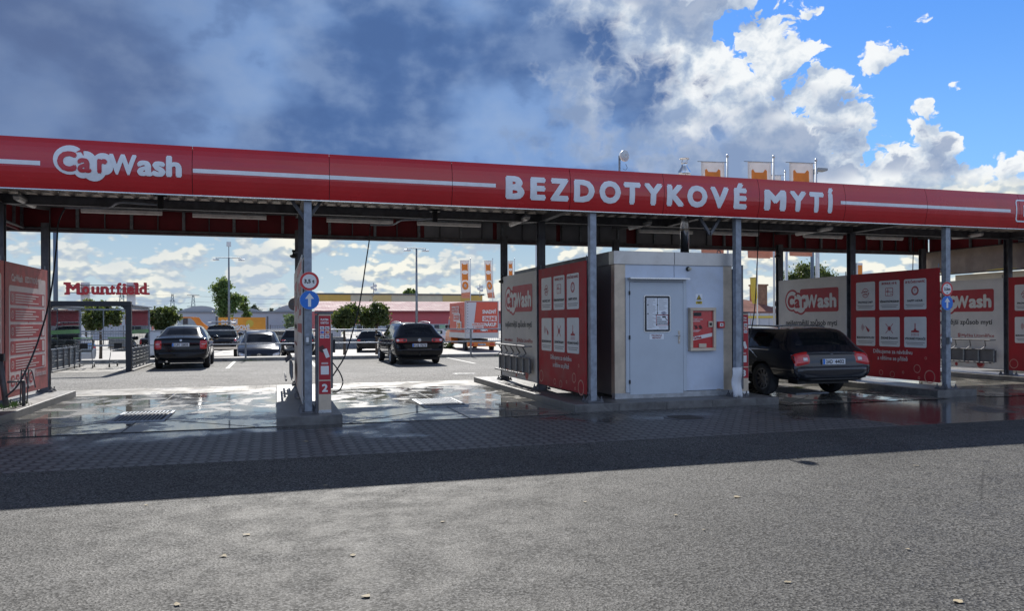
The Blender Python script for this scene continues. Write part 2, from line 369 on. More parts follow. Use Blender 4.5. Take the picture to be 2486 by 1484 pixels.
def f_paver(t, g, x, y):
    tri = t.m('PINGPONG', y, .1); xx = t.m('ADD', x, t.m('MULTIPLY', t.ss(tri, .02, .08), .04))
    br = t.node('ShaderNodeTexBrick'); t.put(br.inputs['Vector'], t.xyz(y, xx)); br.offset = 0.; br.inputs['Scale'].default_value = 1.
    br.inputs['Brick Width'].default_value = .2; br.inputs['Row Height'].default_value = .14; br.inputs['Mortar Size'].default_value = .017; br.inputs['Mortar Smooth'].default_value = .1
    br.inputs['Color1'].default_value = (.115, .112, .11, 1); br.inputs['Color2'].default_value = (.16, .156, .15, 1); br.inputs['Mortar'].default_value = (.012, .012, .012, 1)
    big = t.noise(g, .55, 4, .55, .4); fine = t.noise(g, 45., 3, .6)
    wet = t.ss(t.m('ADD', t.m('ADD', big, t.ss(y, 9.6, 12.4, -.17, .05)), t.ss(x, 7., 9.5, 0., .26)), .42, .58)
    c = t.mix(t.ss(fine, .2, .8, 0., .25), br.outputs[0], (.15, .145, .14)); c = t.mix(t.m('MULTIPLY', wet, .6), c, (.02, .02, .022))
    h = t.m('ADD', t.m('MULTIPLY', br.outputs[1], -1.), t.m('MULTIPLY', t.noise(g, 5., 4, .6), .45))
    return c, t.mix(wet, (.55,)*3, (.12,)*3), h, .55, .006
def f_slab(t, g, x, y):
    n = t.noise(g, 1.1, 5, .6, .8); n2 = t.noise(g, 6., 5, .65); wet = t.ss(t.m('ADD', t.m('MULTIPLY', n, .75), t.m('MULTIPLY', n2, .25)), .40, .56)
    c = t.mix(t.ss(t.noise(g, 2.4, 6, .65), .35, .7), (.19, .18, .155), (.12, .112, .098)); c = t.mix(t.m('MULTIPLY', wet, .45), c, (.08, .078, .07))
    h = t.m('ADD', t.m('MULTIPLY', t.noise(g, 9., 3, .5), .35), t.m('MULTIPLY', t.m('MULTIPLY', t.noise(g, 70., 2, .6), t.m('SUBTRACT', 1., wet)), .35))
    return c, t.ss(wet, 0., 1., .34, .035), h, .22, .006
def f_pave2(t, g, x, y):
    br = t.node('ShaderNodeTexBrick'); t.put(br.inputs['Vector'], t.xyz(y, x)); br.inputs['Scale'].default_value = 1.; br.inputs['Brick Width'].default_value = .2
    br.inputs['Row Height'].default_value = .15; br.inputs['Mortar Size'].default_value = .006; br.inputs['Color1'].default_value = (.20, .19, .17, 1); br.inputs['Color2'].default_value = (.25, .235, .21, 1); br.inputs['Mortar'].default_value = (.07, .065, .06, 1)
    c = t.mix(t.ss(t.noise(g, 1.2, 4), .4, .65, 0., .5), br.outputs[0], (.14, .13, .12))
    return c, t.ss(t.noise(g, 1.5, 3), .35, .6, .35, .8), t.m('MULTIPLY', br.outputs[1], -1.), .4, .005
def f_lot(t, g, x, y):
    c = t.mix(t.ss(t.noise(g, .5, 5, .6), .3, .7), (.22, .21, .195), (.30, .285, .265)); return c, .7, t.noise(g, 8., 3), .2, .01
M_ASP = groundmat('worn asphalt', f_asphalt); M_ASF = groundmat('coarse asphalt', f_asphalt_far); M_PAV = groundmat('interlocking pavers', f_paver)
M_SLB = groundmat('wet concrete slab', f_slab); M_PV2 = groundmat('damp pavers', f_pave2); M_LOT = groundmat('pale paving', f_lot)
M_LINE = mat('worn line paint', (.55, .54, .5), .7, 0, .25, 9.)
def sheet(name, m, x0, x1, y0, y1, z, nx=1, ny=1):
    mb = MB(); mb.add([(x0+(x1-x0)*i/nx, y0+(y1-y0)*j/ny, z) for j in range(ny+1) for i in range(nx+1)], [(j*(nx+1)+i, j*(nx+1)+i+1, (j+1)*(nx+1)+i+1, (j+1)*(nx+1)+i) for j in range(ny) for i in range(nx)])
    return struct(mb.build(name, m))
sheet('ground', M_LOT, -1500, 1500, 32.35, 3000, -.45)
sheet('asphalt_road', M_ASP, -60, 60, -40, 9.0, 0)
sheet('paver_strip', M_PAV, -60, 60, 9.0, 19.6, -.004)
sheet('parking_asphalt', M_ASF, -60, 60, 19.6, 32.2, 0)
sheet('rear_paving', M_PV2, -60, 60, 17.93, 19.6, .002)
for i, (a, b) in enumerate(((-3.95, 0.0), (.95, 4.75), (8.75, 12.45), (13.4, 17.2))):
    sheet('wash_bay_slab' if not i else 'wash_bay_slab.%03d' % i, M_SLB, a, b, 11.8, 17.93, .004)
M_JNT = mat('slab joint', (.03, .03, .03), .6)
jt = MB()
for a, b in ((-2.05, 0), (2.9, 1), (10.6, 2)):
    jt.box(a-.008, a+.008, 11.8, 17.9, .0045, .008); jt.bar((a-1.85, 11.85, .006), (a-.4, 13.1, .006), .012, .003); jt.bar((a+1.75, 11.85, .006), (a+.4, 13.1, .006), .012, .003); jt.bar((a-1.85, 17.8, .006), (a-.4, 14.5, .006), .012, .003); jt.bar((a+1.75, 17.8, .006), (a+.4, 14.5, .006), .012, .003)
jt.box(-3.95, 0, 11.788, 11.8, -.003, .006); jt.box(.95, 4.75, 11.788, 11.8, -.003, .006)
struct(jt.build('slab_joint_lines', M_JNT))
mb = MB()
for x in (-4.35, -1.55, 1.3, 4.1, 6.9, 9.7, 12.5): mb.add([(x-.06, 27.2, .004), (x+.06, 27.2, .004), (x+.06, 32.1, .004), (x-.06, 32.1, .004)], [(0, 1, 2, 3)])
struct(mb.build('parking_line_markings', M_LINE))
# kerb behind the parking bays, in stones
mb = MB(); x = -40
while x < 60:
    mb.box(x+.006, x+.994, 32.2, 32.42, -.5, .14+random.uniform(-.004, .004)); x += 1
struct(mb.build('kerb', CONC, bevel=.01))
struct(MB().box(-40, 60, 32.42, 33.3, -.5, .135).build('kerb_pavement', M_LOT))
weed = MB()
for i in range(900):
    c = random.choice((5.0, 6.2, 11.5, 12.6, 13.2, 2., -1., 9.5)); x = c+random.gauss(0, .35); y = 32.17-abs(random.gauss(0, .04)); h = random.uniform(.02, .10); a = random.uniform(-.04, .04)
    weed.add([(x-.006, y, 0), (x+.006, y, 0), (x+a, y-.02, h)], [(0, 1, 2)])
for i in range(260):
    x = -4.35+random.gauss(0, .12); y = 14.9+random.gauss(0, .25); h = random.uniform(.03, .1)
    weed.add([(x-.006, y, .13), (x+.006, y, .13), (x+random.uniform(-.04, .04), y, .13+h)], [(0, 1, 2)])
tag(weed.build('weeds', mat('weed green', (.12, .2, .04), .7, 0, .3, 5.)), 'small green weeds growing along the kerb stones', 'weeds', kind='stuff')
# litter leaves
LEAFC = mat('dry leaf', (.34, .28, .18), .8, 0, .3, 20.)
for i, (p, s) in enumerate([((600, 1300), .05), ((543, 1352), .045), ((858, 1350), .04), ((1790, 1208), .05), ((2225, 1132), .05), ((2325, 1462), .045), ((1912, 1415), .035), ((1640, 1252), .03), ((890, 1450), .05), ((1708, 1288), .03), ((742, 1073), .06), ((355, 1228), .03), ((1075, 1268), .03), ((790, 1180), .04), ((980, 1192), .03), ((430, 1470), .04), ((2205, 1335), .03), ((1420, 1220), .025)]):
    s *= .8; c = aZ(p[0], p[1], .004); mb = MB(); n = 7; a0 = random.random()*6
    pts = [(c.x+math.cos(a0+6.283*k/n)*s*random.uniform(.35, 1), c.y+math.sin(a0+6.283*k/n)*s*random.uniform(.3, .9), .006+random.uniform(0, .007)) for k in range(n)]
    mb.add([(c.x, c.y, .009)]+pts, [(0, k+1, (k+1) % n+1) for k in range(n)])
    tag(mb.build('fallen_leaf', LEAFC), 'small pale dry leaf lying on the asphalt or pavers', 'leaf', 'leaves scattered over the ground')
# manhole covers
def manhole(p, r, z, m, label):
    c = aZ(p[0], p[1], z); t = thing('manhole_cover', label, 'manhole cover', (c.x, c.y, z), 0, 'manhole covers', True)
    mb = MB(); M = Matrix.Translation((c.x, c.y, z)); mb.lathe([(r, 0), (r, .008), (r-.045, .008), (r-.05, .002)], 40, M); mb.build('frame', STEEL, t)
    mb = MB(); mb.lathe([(r-.055, .001), (r-.055, .006), (0.001, .006)], 40, M)
    for k in range(-4, 5): mb.box(c.x-(r-.12), c.x+(r-.12), c.y+k*.055-.012, c.y+k*.055+.012, z+.006, z+.01)
    mb.build('cover', m, t)
manhole((1665, 1015), .34, -.004, mat('cast iron', (.05, .045, .042), .5, .4, .3, 20.), 'dark round manhole cover in the pavers before the hut')
manhole((1127, 908), .34, 0, mat('worn iron', (.5, .5, .48), .3, .8, .1, 20.), 'bright shiny manhole cover in the asphalt behind the second bay')
# drain grates
def grate(x0, x1, y0, y1, label):
    t = thing('drain_grate', label, 'drain grate', ((x0+x1)/2, (y0+y1)/2, 0), 0, 'floor drain grates', True)
    mb = MB()
    for a in (x0, x1-.04): mb.box(a, a+.04, y0, y1, .005, .022)
    for a in (y0, y1-.03): mb.box(x0+.04, x1-.04, a, a+.03, .005, .022)
    mb.build('frame', GALVL, t); mb = MB(); n = int((x1-x0-.1)/.055)
    for i in range(n): a = x0+.055+i*(x1-x0-.11)/n; mb.box(a, a+.018, y0+.03, y1-.03, .008, .024)
    mb.build('bars', GALVL, t); MB().add([(x0+.04, y0+.03, .0052), (x1-.04, y0+.03, .0052), (x1-.04, y1-.03, .0052), (x0+.04, y1-.03, .0052)], [(0, 1, 2, 3)]).build('pit', M_JNT, t)
grate(-2.45, -1.65, 13.0, 14.35, 'steel drain grate in the wet floor of the left bay'); grate(2.5, 3.3, 13.5, 14.9, 'steel drain grate in the floor of the second bay'); grate(10.2, 11., 13.5, 14.9, 'steel drain grate under the washed wagon')
# ================================================================ kerb islands
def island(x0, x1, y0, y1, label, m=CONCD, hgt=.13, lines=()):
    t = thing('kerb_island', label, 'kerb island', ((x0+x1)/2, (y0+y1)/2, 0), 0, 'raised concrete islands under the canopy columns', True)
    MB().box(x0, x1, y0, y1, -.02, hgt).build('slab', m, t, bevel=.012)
    mb = MB(); x = x0+.8
    while x < x1-.3: mb.box(x, x+.008, y0-.002, y0, 0, hgt-.012); x += .9
    if mb.v: mb.build('joints', M_JNT, t)
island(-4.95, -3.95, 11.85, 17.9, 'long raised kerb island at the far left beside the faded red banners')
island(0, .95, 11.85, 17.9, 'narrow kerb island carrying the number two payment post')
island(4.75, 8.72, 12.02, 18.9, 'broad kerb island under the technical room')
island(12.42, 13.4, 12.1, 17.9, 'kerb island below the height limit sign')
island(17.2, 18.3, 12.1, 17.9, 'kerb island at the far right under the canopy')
# ================================================================ canopy
CXS = [-4.45, .474, 5.21, 8.115, 12.89, 17.66]; CYS = [12.35, 15.03, 17.73]
can = thing('wash_canopy', 'long red fascia canopy of the car wash on grey steel columns', 'canopy', (6.5, 15, 0), world=True)
for x in CXS:
    for j, y in enumerate(CYS):
        if x == 8.115 and j == 1: continue
        xx = x; gal = j == 0; w2 = .056 if gal else .07
        ys = y if not (x == 8.115 and j == 0) else 12.42
        mb = MB(); top = 3.55 if not gal else 3.42
        if gal: mb.box(xx-w2, xx+w2, ys-w2, ys+w2, .13, top)
        else:   # H section
            mb.box(xx-w2, xx+w2, ys-w2, ys-w2+.012, .13, top); mb.box(xx-w2, xx+w2, ys+w2-.012, ys+w2, .13, top); mb.box(xx-.005, xx+.005, ys-w2+.012, ys+w2-.012, .13, top)
        c = mb.build('column', GALVL if gal else STEEL, can)
        mb = MB().box(xx-.15, xx+.15, ys-.15, ys+.15, .131, .15)
        for sx in (-1, 1):
            for sy in (-1, 1): mb.lathe([(.03, .15), (.028, .185), (.012, .19), (.012, .23), (0.001, .232)], 8, Matrix.Translation((xx+sx*.115, ys+sy*.115, 0)))
            mb.prism([(xx+sx*(w2+.001), ys-.008, .15), (xx+sx*.145, ys-.008, .15), (xx+sx*(w2+.001), ys-.008, .27)], (0, .016, 0))
        mb.build('base_plate', STEEL, c)
FX0, FX1 = -5.35, 18.25; YF, YB = 12.22, 18.05; ZB, ZT = 3.40, 4.11
def fas(s, t, off): q = (t-(ZB+ZT)/2)/((ZT-ZB)/2); return Vector((s, YF-.075*(1-q*q)-off, t+off*q*.3))
seams = [FX0]+[aY(x, 500, 12.16).x for x in (467, 800, 1098, 1385, 1612, 1843, 2052, 2250)]+[14.6, 16.4, FX1]; seams.insert(1, -4.2)
for a, b in zip(seams, seams[1:]):
    mb = MB(); n = 10; g = .004
    pr = [(fas(0, ZB+(ZT-ZB)*i/n, 0).y, ZB+(ZT-ZB)*i/n) for i in range(n+1)]
    pr = [(pr[0][0]+.04, ZB+.0)]+pr+[(pr[-1][0]+.05, ZT+.002)]
    mb.add([(x, y, z) for y, z in pr for x in (a+g, b-g)], [(2*i, 2*i+1, 2*i+3, 2*i+2) for i in range(len(pr)-1)])
    mb.add([(x, y+.02, z) for y, z in pr[1:-1] for x in (a+g, b-g)], [(2*i+1, 2*i, 2*i+2, 2*i+3) for i in range(len(pr)-3)], 1)
    for x in (a+g, b-g):
        k = len(pr)-2; mb.add([(x, y, z) for y, z in pr[1:-1]]+[(x, y+.02, z) for y, z in pr[1:-1]], [(i, i+1, i+1+k, i+k) for i in range(k-1)], 1)
    mb.build('fascia_panel', [RED, REDD], can)
MB().box(FX0+.01, FX1-.01, YF+.035, YF+.055, ZB+.01, ZT-.03).build('seam_light_block', STEEL, can); MB().box(FX0, FX1, YF+.06, YF+.10, ZT-.02, ZT+.012).build('fascia_cap', ALU, can); MB().box(FX0, FX1, YF-.005, YF+.03, ZB-.016, ZB-.004).build('drip_edge', ALU, can)  # dark strip added behind the panels to block light through the seams
d = Decor(fas, can, .004, .05); zc = 3.745
def stripe(x0, x1):
    a, b = aY(x0, 500, 12.15).x, aY(x1, 500, 12.15).x; zz = zc-.005
    ks = [a]+[s for s in seams if a < s < b]+[b]
    for p, q in zip(ks, ks[1:]): d.rect(p+.004, q-.004, zz-.03, zz+.03, 1, 'white_stripe', WHITEV); d.done()
stripe(-300, 99); stripe(468, 1204); stripe(2040, 2453)
def word(body, x0, x1, cap, zb, name='lettering'):
    a, b = aY(x0, 480, 12.15).x, aY(x1, 480, 12.15).x; d.text(body, a, zb, cap, 1, name, WHITEV, width=b-a, bold=.058)
def letters(spec, cap, zb):
    for ch, x0, x1 in spec: word(ch, x0, x1, cap, zb, 'fascia_letter'); d.done()
Q5 = zoom(1800, 550, 2.486)
def q5(a): return Q5(a, 300)[0]
letters([('B', q5(157), q5(330)), ('E', q5(383), q5(526)), ('Z', q5(566), q5(736)), ('D', q5(783), q5(972)), ('O', q5(1014), q5(1212)), ('T', q5(1238), q5(1394)), ('Y', q5(1424), q5(1596)), ('K', q5(1634), q5(1796)), ('O', q5(1818), q5(2004)), ('V', q5(2030), q5(2202)), ('É', q5(2246), q5(2368))], .335, zc-.185)
q6 = lambda a: zoom(2700, 450, 2.317)(a, 0)[0]
letters([('M', q6(268), q6(455)), ('Y', q6(485), q6(628)), ('T', q6(652), q6(776)), ('Í', q6(812), q6(862))], .335, zc-.185)
# rounded outline box at the right end
bx0 = aY(2466, 500, 12.15).x
for (a, b, c_, e) in ((bx0+.06, bx0+1.9, 3.955, 3.985), (bx0+.06, bx0+1.9, 3.525, 3.555)): d.rect(a, b, c_, e, 1, 'outline_box', WHITEV)
d.rect(bx0, bx0+.03, 3.60, 3.91, 1, 'outline_box', WHITEV)
d.ring(bx0+.075, 3.91, .075, .03, 1.2, 'outline_box', WHITEV, 8, 90, 180); d.ring(bx0+.075, 3.60, .075, .03, 1.2, 'outline_box', WHITEV, 8, 180, 270)
d.text('NON STOP', bx0+.2, 3.65, .21, 1, 'lettering', WHITEV, width=1.6, bold=.05); d.done()
# logo made of bubbles and two tone letters
def logo(d, x, y, s, name, mw, mr, back=None, word_only=False):
    """x,y lower left of the text line; s = width of the whole mark"""
    k = s/4.0
    P = lambda a, b: (x+a*k, y+b*k)
    blobs = [(.55, .40, .49), (1.0, .36, .36), (1.27, .10, .37), (1.54, .37, .31), (.93, .08, .27), (1.6, .2, .25)]
    if back:
        mr_, = (back,)
        for i, (a, b, r) in enumerate(blobs): d.disc(*P(a, b), (r+.10)*k, 1+i*.1, name+'_backing', mr_)
        d.rrect(*(P(1.2, 0)[0], P(4.12, 0)[0], P(0, -.22)[1], P(0, .98)[1]), .12*k, 1.7, name+'_backing', mr_)
    for i, (a, b, r) in enumerate(blobs): d.disc(*P(a, b), r*k, 2.+i*.12, name+'_bubbles', mw)
    d.text('C', *P(.18, .06), .58*k, 3., name+'_letters_red', mr, width=.58*k, bold=.06)
    d.text('a', *P(.78, .03), .62*k, 4., name+'_letters_red', mr, width=.42*k, bold=.04)
    d.text('r', *P(1.37, .03), .62*k, 4., name+'_letters_red', mr, width=.31*k, bold=.045)
    d.text('W', *P(1.71, .02), .62*k, 3.2, name+'_letters_white', mw, width=.86*k, bold=.05)
    d.text('ash', *P(2.58, .02), .66*k, 3.2, name+'_letters_white', mw, width=1.40*k, bold=.045)
    c = P(.90, .72); q = .19*k
    d.poly([(c[0]+q*(1 if i % 2 == 0 else .28)*math.cos(R(i*45+20)), c[1]+q*(1 if i % 2 == 0 else .28)*math.sin(R(i*45+20))) for i in range(8)], 4, name+'_sparkle', mr)
a, b = aY(124, 400, 12.15).x, aY(443, 400, 12.15).x
d = Decor(fas, can, .004, .05); logo(d, a, 3.64, b-a, 'logo', WHITEV, RED); d.done()
# rear and end fascias, seen from inside
def studs(mb, pts, dx_, dy_):
    for x, y in pts: mb.box(x-.03*(1+dx_), x+.03*(1+dx_), y-.03, y+.03, 3.50, 3.98)
MB().box(FX0+.06, FX1-.06, YB, YB+.03, 3.40, 4.10).build('rear_fascia', REDD, can)
MB().box(FX0, FX0+.03, YF+.11, YB-.01, 3.40, 4.10).build('end_fascia', REDD, can); MB().box(FX1-.03, FX1, YF+.11, YB-.01, 3.40, 4.10).build('end_fascia', REDD, can)
# left hand end fascia stands just outside the first column line
MB().box(-5.0, -4.97, YF+.12, YB-.01, 3.42, 4.09).build('end_screen', REDD, can)
greyp = mat('grey fascia reverse', (.26, .26, .28), .5, 0, .15, 2.)
for (a, b) in ((1030, 1196), (1206, 1350), (1360, 1520), (1545, 1728)):
    p, q = aY(a, 560, YB-.01).x, aY(b, 560, YB-.01).x; MB().box(p, q, YB-.02, YB-.003, 3.50, 4.05).build('rear_panel', greyp, can)
MB().box(FX1-.05, FX1-.033, 12.6, 15.2, 3.5, 4.05).build('rear_panel', greyp, can)
mb = MB(); x = FX0+.4
while x < FX1-.2:
    mb.box(x-.03, x+.03, YB-.08, YB-.025, 3.50, 3.95); mb.build('fascia_stud', GALV, can); MB().box(x+.5, x+.52, YB-.07, YB-.025, 3.50, 3.95).build('fascia_stud', STEEL, can); mb = MB(); x += 1.02
y = 13.
while y < 17.8: MB().box(FX1-.1, FX1-.055, y-.03, y+.03, 3.5, 3.95).build('fascia_stud', GALV, can); MB().box(-4.965, -4.92, y-.03, y+.03, 3.5, 3.95).build('fascia_stud', GALV, can); y += .9
mb = MB().tube([(FX0+.1, YB-.09, 3.47), (FX1-.1, YB-.09, 3.47)], .028); mb.tube([(FX1-.12, YF+.3, 3.47), (FX1-.12, YB-.1, 3.47)], .028); mb.tube([(-4.9, YF+.3, 3.47), (-4.9, YB-.1, 3.47)], .028)
mb.box(FX0+.06, FX1-.06, YB-.11, YB-.03, 3.405, 3.43); mb.build('cable_rail', STEEL, can)
# roof sheet (trapezoid) and beams
mb = MB(); n = int((FX1-FX0-.1)/.25); vs = []
xs = []; x = FX0+.05
for i in range(n): xs += [(x, 0), (x+.14, 0), (x+.165, -.04), (x+.225, -.04)]; x += .25
for (x, dz_) in xs: vs += [(x, YF+.11, 3.82+dz_), (x, 15.03, 3.765+dz_), (x, YB-.01, 4.03+dz_)]
mb.add(vs, [(3*i+k, 3*i+k+1, 3*i+4+k, 3*i+3+k) for i in range(len(xs)-1) for k in (0, 1)]); mb.build('roof_sheet', mat('zinc roof sheet', (.55, .50, .46), .55, .3, .25, 2., dirt=((.3, .26, .22), 1.2, .6)), can)
for yb, z0, z1 in ((YF+.2, 3.42, 3.60), (15.03, 3.55, 3.715), (17.9, 3.90, 3.98)):
    mb = MB().box(FX0+.1, FX1-.1, yb-.06, yb+.06, z0, z0+.012).box(FX0+.1, FX1-.1, yb-.006, yb+.006, z0+.012, z1-.012).box(FX0+.1, FX1-.1, yb-.06, yb+.06, z1-.012, z1)
    mb.build('beam', STEEL, can)
for x in CXS:
    mb = MB().box(x-.06, x+.06, YF+.27, 14.96, 3.56, 3.572).box(x-.006, x+.006, YF+.27, 14.96, 3.572, 3.70).prism([(x-.05, 15.1, 3.57), (x-.05, 17.85, 3.83), (x-.05, 17.85, 3.95), (x-.05, 15.1, 3.70)], (.1, 0, 0))
    mb.build('cross_beam', STEEL, can)
# downpipe / rain hoppers at two columns
for x in (.36, 7.5):
    mb = MB()
    for k in (-1, 1): mb.bar((x+.1, 12.5, 3.1), (x+.1+k*.22, 12.5, 3.42), .05)
    mb.build('knee_brace', STEEL, can)
# ---------------------------------------------------------------- tube lamps
TUBEM = mat('lamp diffuser', (.78, .75, .72), .35, 0, .15, 6.)
def tube_lamp(p0, p1, label, z=3.6):
    a, b = aZ(p0[0], p0[1], z), aZ(p1[0], p1[1], z); dd = b-a
    if abs(dd.x) > abs(dd.y): b.y = a.y = max(13.2, min(17.3, (a.y+b.y)/2)); ang = 0; L = min(1.7, abs(dd.x)); cx = (a.x+b.x)/2; cy = a.y
    else: ang = R(90); L = min(1.7, abs(dd.y)); cx = (a.x+b.x)/2; cy = (a.y+b.y)/2
    t = thing('tube_lamp', label, 'lamp', (cx, cy, z-.03), ang, 'fluorescent tube lamps under the canopy roof')
    MB().box(-L/2, L/2, -.05, .05, .05, .09).build('housing', GALV, t); mb = MB()
    mb.prism([(-L/2, -.05, .05), (-L/2, .05, .05), (-L/2, .04, 0), (-L/2, .015, -.015), (-L/2, -.015, -.015), (-L/2, -.04, 0)], (L, 0, 0)); mb.build('diffuser', TUBEM, t)
    mb = MB()
    for k in (-.35, .35): mb.box(k*L-.008, k*L+.008, -.008, .008, .09, .19)
    mb.build('hanger', GALV, t)
for p, q, l in [((196, 510), (394, 518), 'long tube lamp under the roof of the left bay, left of two'), ((466, 520), (647, 530), 'long tube lamp under the roof of the left bay, right of two'),
    ((793, 534), (954, 539), 'tube lamp above the second bay just right of the payment island'), ((1015, 540), (1164, 548), 'tube lamp above the second bay in front of the grey rear panel'),
    ((1223, 545), (1300, 529), 'slanting tube lamp above the left banner line of the hut'), ((1514, 553), (1594, 541), 'slanting tube lamp above the hut roof'),
    ((1552, 560), (1681, 564), 'tube lamp behind the steel chimney pipe'), ((1727, 566), (1845, 568), 'tube lamp at the start of the third bay beside the column'),
    ((1930, 568), (2023, 554), 'slanting tube lamp over the parked wagon'), ((1942, 574), (2054, 574), 'level tube lamp left of the middle column of the right bay'),
    ((2095, 578), (2201, 578), 'level tube lamp right of the middle column of the right bay'), ((2302, 577), (2396, 569), 'tube lamp at the far right near the beige windbreak'),
    ((28, 479), (92, 500), 'slanting tube lamp at the left end of the canopy')]: tube_lamp(p, q, l)
# ---------------------------------------------------------------- swinging boom pipes and pressure hoses
def smooth(pts, n=6):
    P = [Vector(p) for p in pts]; P = [P[0]*2-P[1]]+P+[P[-1]*2-P[-2]]; out = []
    for i in range(1, len(P)-2):
        for k in range(n):
            t = k/n; a, b, c, e = P[i-1:i+3]; out.append(.5*((2*b)+(c-a)*t+(2*a-5*b+4*c-e)*t*t+(3*b-a-3*c+e)*t**3))
    return out+[P[-2]]
def boom(pts, z, label):
    P = [aZ(x, y, z) for x, y in pts]; t = thing('swing_boom', label, 'boom', tuple(P[0]), 0, 'ceiling booms carrying the pressure hoses', True)
    MB().tube(smooth(P, 5), .017, 8).build('pipe', GALVL, t, True); MB().lathe([(.05, -.06), (.05, .12), (.1, .12), (.1, .16), (.001, .16)], 14, Matrix.Translation(P[0])).build('pivot', BLK, t)
    return P[-1]
HOSE = mat('black rubber hose', (.02, .02, .024), .4, 0, .2, 9.)
e1 = boom([(390, 497), (340, 494), (290, 492), (264, 504), (215, 504.5), (158, 504.5)], 3.45, 'cranked grey ceiling boom above the left bay')
e2 = boom([(1056, 530), (1015, 533), (975, 535), (955, 545), (930, 546), (899, 546)], 3.42, 'cranked grey ceiling boom above the second bay')
hs = [e1]+[aY(x, y, Y) for x, y, Y in ((142, 540, e1.y-.02), (137, 600, e1.y*.75+12.9*.25), (122, 720, e1.y*.5+12.9*.5), (92, 830, 13.2), (50, 925, 12.9), (14, 965, 12.8))]
tag(MB().tube(smooth(hs, 6), .013, 8).build('pressure_hose', HOSE, None, True), 'black pressure hose hanging in front of the faded red banners', 'hose', 'pressure hoses')
hs = [e2]+[aY(x, y, Y) for x, y, Y in ((897, 579, e2.y-.1), (888, 640, 13.8), (873, 738, 13.2), (857, 802, 12.9), (838, 863, 12.6), (819, 896, 12.45), (804, 919, 12.4))]
tag(MB().tube(smooth(hs, 6), .011, 8).build('pressure_hose', HOSE, None, True), 'black pressure hose slanting down to the number two payment post', 'hose', 'pressure hoses')
hs = [aY(x, y, 12.4) for x, y in ((804, 877), (819, 896), (829, 914), (832, 932), (822, 950), (807, 953))]
tag(MB().tube(smooth(hs, 6), .010, 8).build('brush_hose', HOSE, None, True), 'short hose looping out beside the number two payment post', 'hose', 'pressure hoses')
hs = [aY(1843, 532, 15), aY(1842, 560, 14.9), aY(1838, 640, 14.5), aY(1832, 750, 14), aY(1815, 850, 13.2), aY(1808, 880, 12.9)]
tag(MB().tube(smooth(hs, 6), .011, 8).build('pressure_hose', HOSE, None, True), 'black pressure hose hanging behind the column right of the hut', 'hose', 'pressure hoses')
hs = [aY(2219, 575, 16.), aY(2217, 620, 16.), aY(2215, 690, 16.2)]
tag(MB().tube(smooth(hs, 6), .011, 8).build('pressure_hose', HOSE, None, True), 'black pressure hose disappearing behind the red banner on the right', 'hose', 'pressure hoses')
# ================================================================ banners
def bside(X, Y0, sgn):    # sgn=-1: face looks to -X, text runs towards -Y ; +1: face looks to +X, text runs towards +Y
    return lambda s, t, off: Vector((X+sgn*off, Y0+sgn*s, t))
ZB0, ZB1 = .25, 2.575
def banner(X, Y0, W, sgn, m, label, fn, z0=ZB0, z1=ZB1, grp='banners hung between the canopy columns'):
    t = thing('wash_banner', label, 'banner', (X, Y0+sgn*W/2, z0), 0, grp, True); y0, y1 = sorted((Y0, Y0+sgn*W))
    mb = MB(); xa, xb = sorted((X-sgn*.012, X)); n = 16
    mb.box(xa, xb, y0, y1, z0, z1); mb.build('cloth', m, t)
    mb = MB(); xc = X-sgn*.03
    for z in (z0+.03, z1-.03): mb.tube([(xc, y0, z), (xc, y1, z)], .018)
    for y in (y0+.05, y1-.05):
        mb.tube([(xc, y, z1-.03), (xc, y, z1+.09)], .01, 6)
    mb.build('tension_rail', GALV, t)
    if fn: d = Decor(bside(X, Y0, sgn), t, .0022); fn(d, W); d.done()
def white_print(d, W):
    logo(d, .30, 1.84, W-.62, 'logo', PRW, PRR, PRR)
    d.text('nejšetrnější způsob mytí', W/2, 1.40, .125, 1, 'lettering', PRD, width=W*.76, bold=.02, align='c')
    d.text('www.cwplus.cz', .25, 1.07, .075, 1, 'web_lettering', PRR, width=.62, bold=.014); d.rrect(1.2, 1.28, 1.06, 1.16, .015, 1, 'social_mark', PRR); d.text('f', 1.225, 1.075, .07, 2, 'social_mark_letter', PRW, bold=.03)
    d.text('Myčka Litoměřice', 1.32, 1.07, .075, 1, 'web_lettering', PRR, width=.98, bold=.014)
    for x, y, r in ((.45, .45, .1), (.9, .62, .06), (1.5, .5, .13), (2.1, .66, .08), (1.9, .38, .12), (1.15, .33, .05)): d.disc(x, y, r, 1, 'bubble_print', BUB); d.disc(x-r*.1, y+r*.1, r*.8, 2, 'bubble_print_inner', PRR)
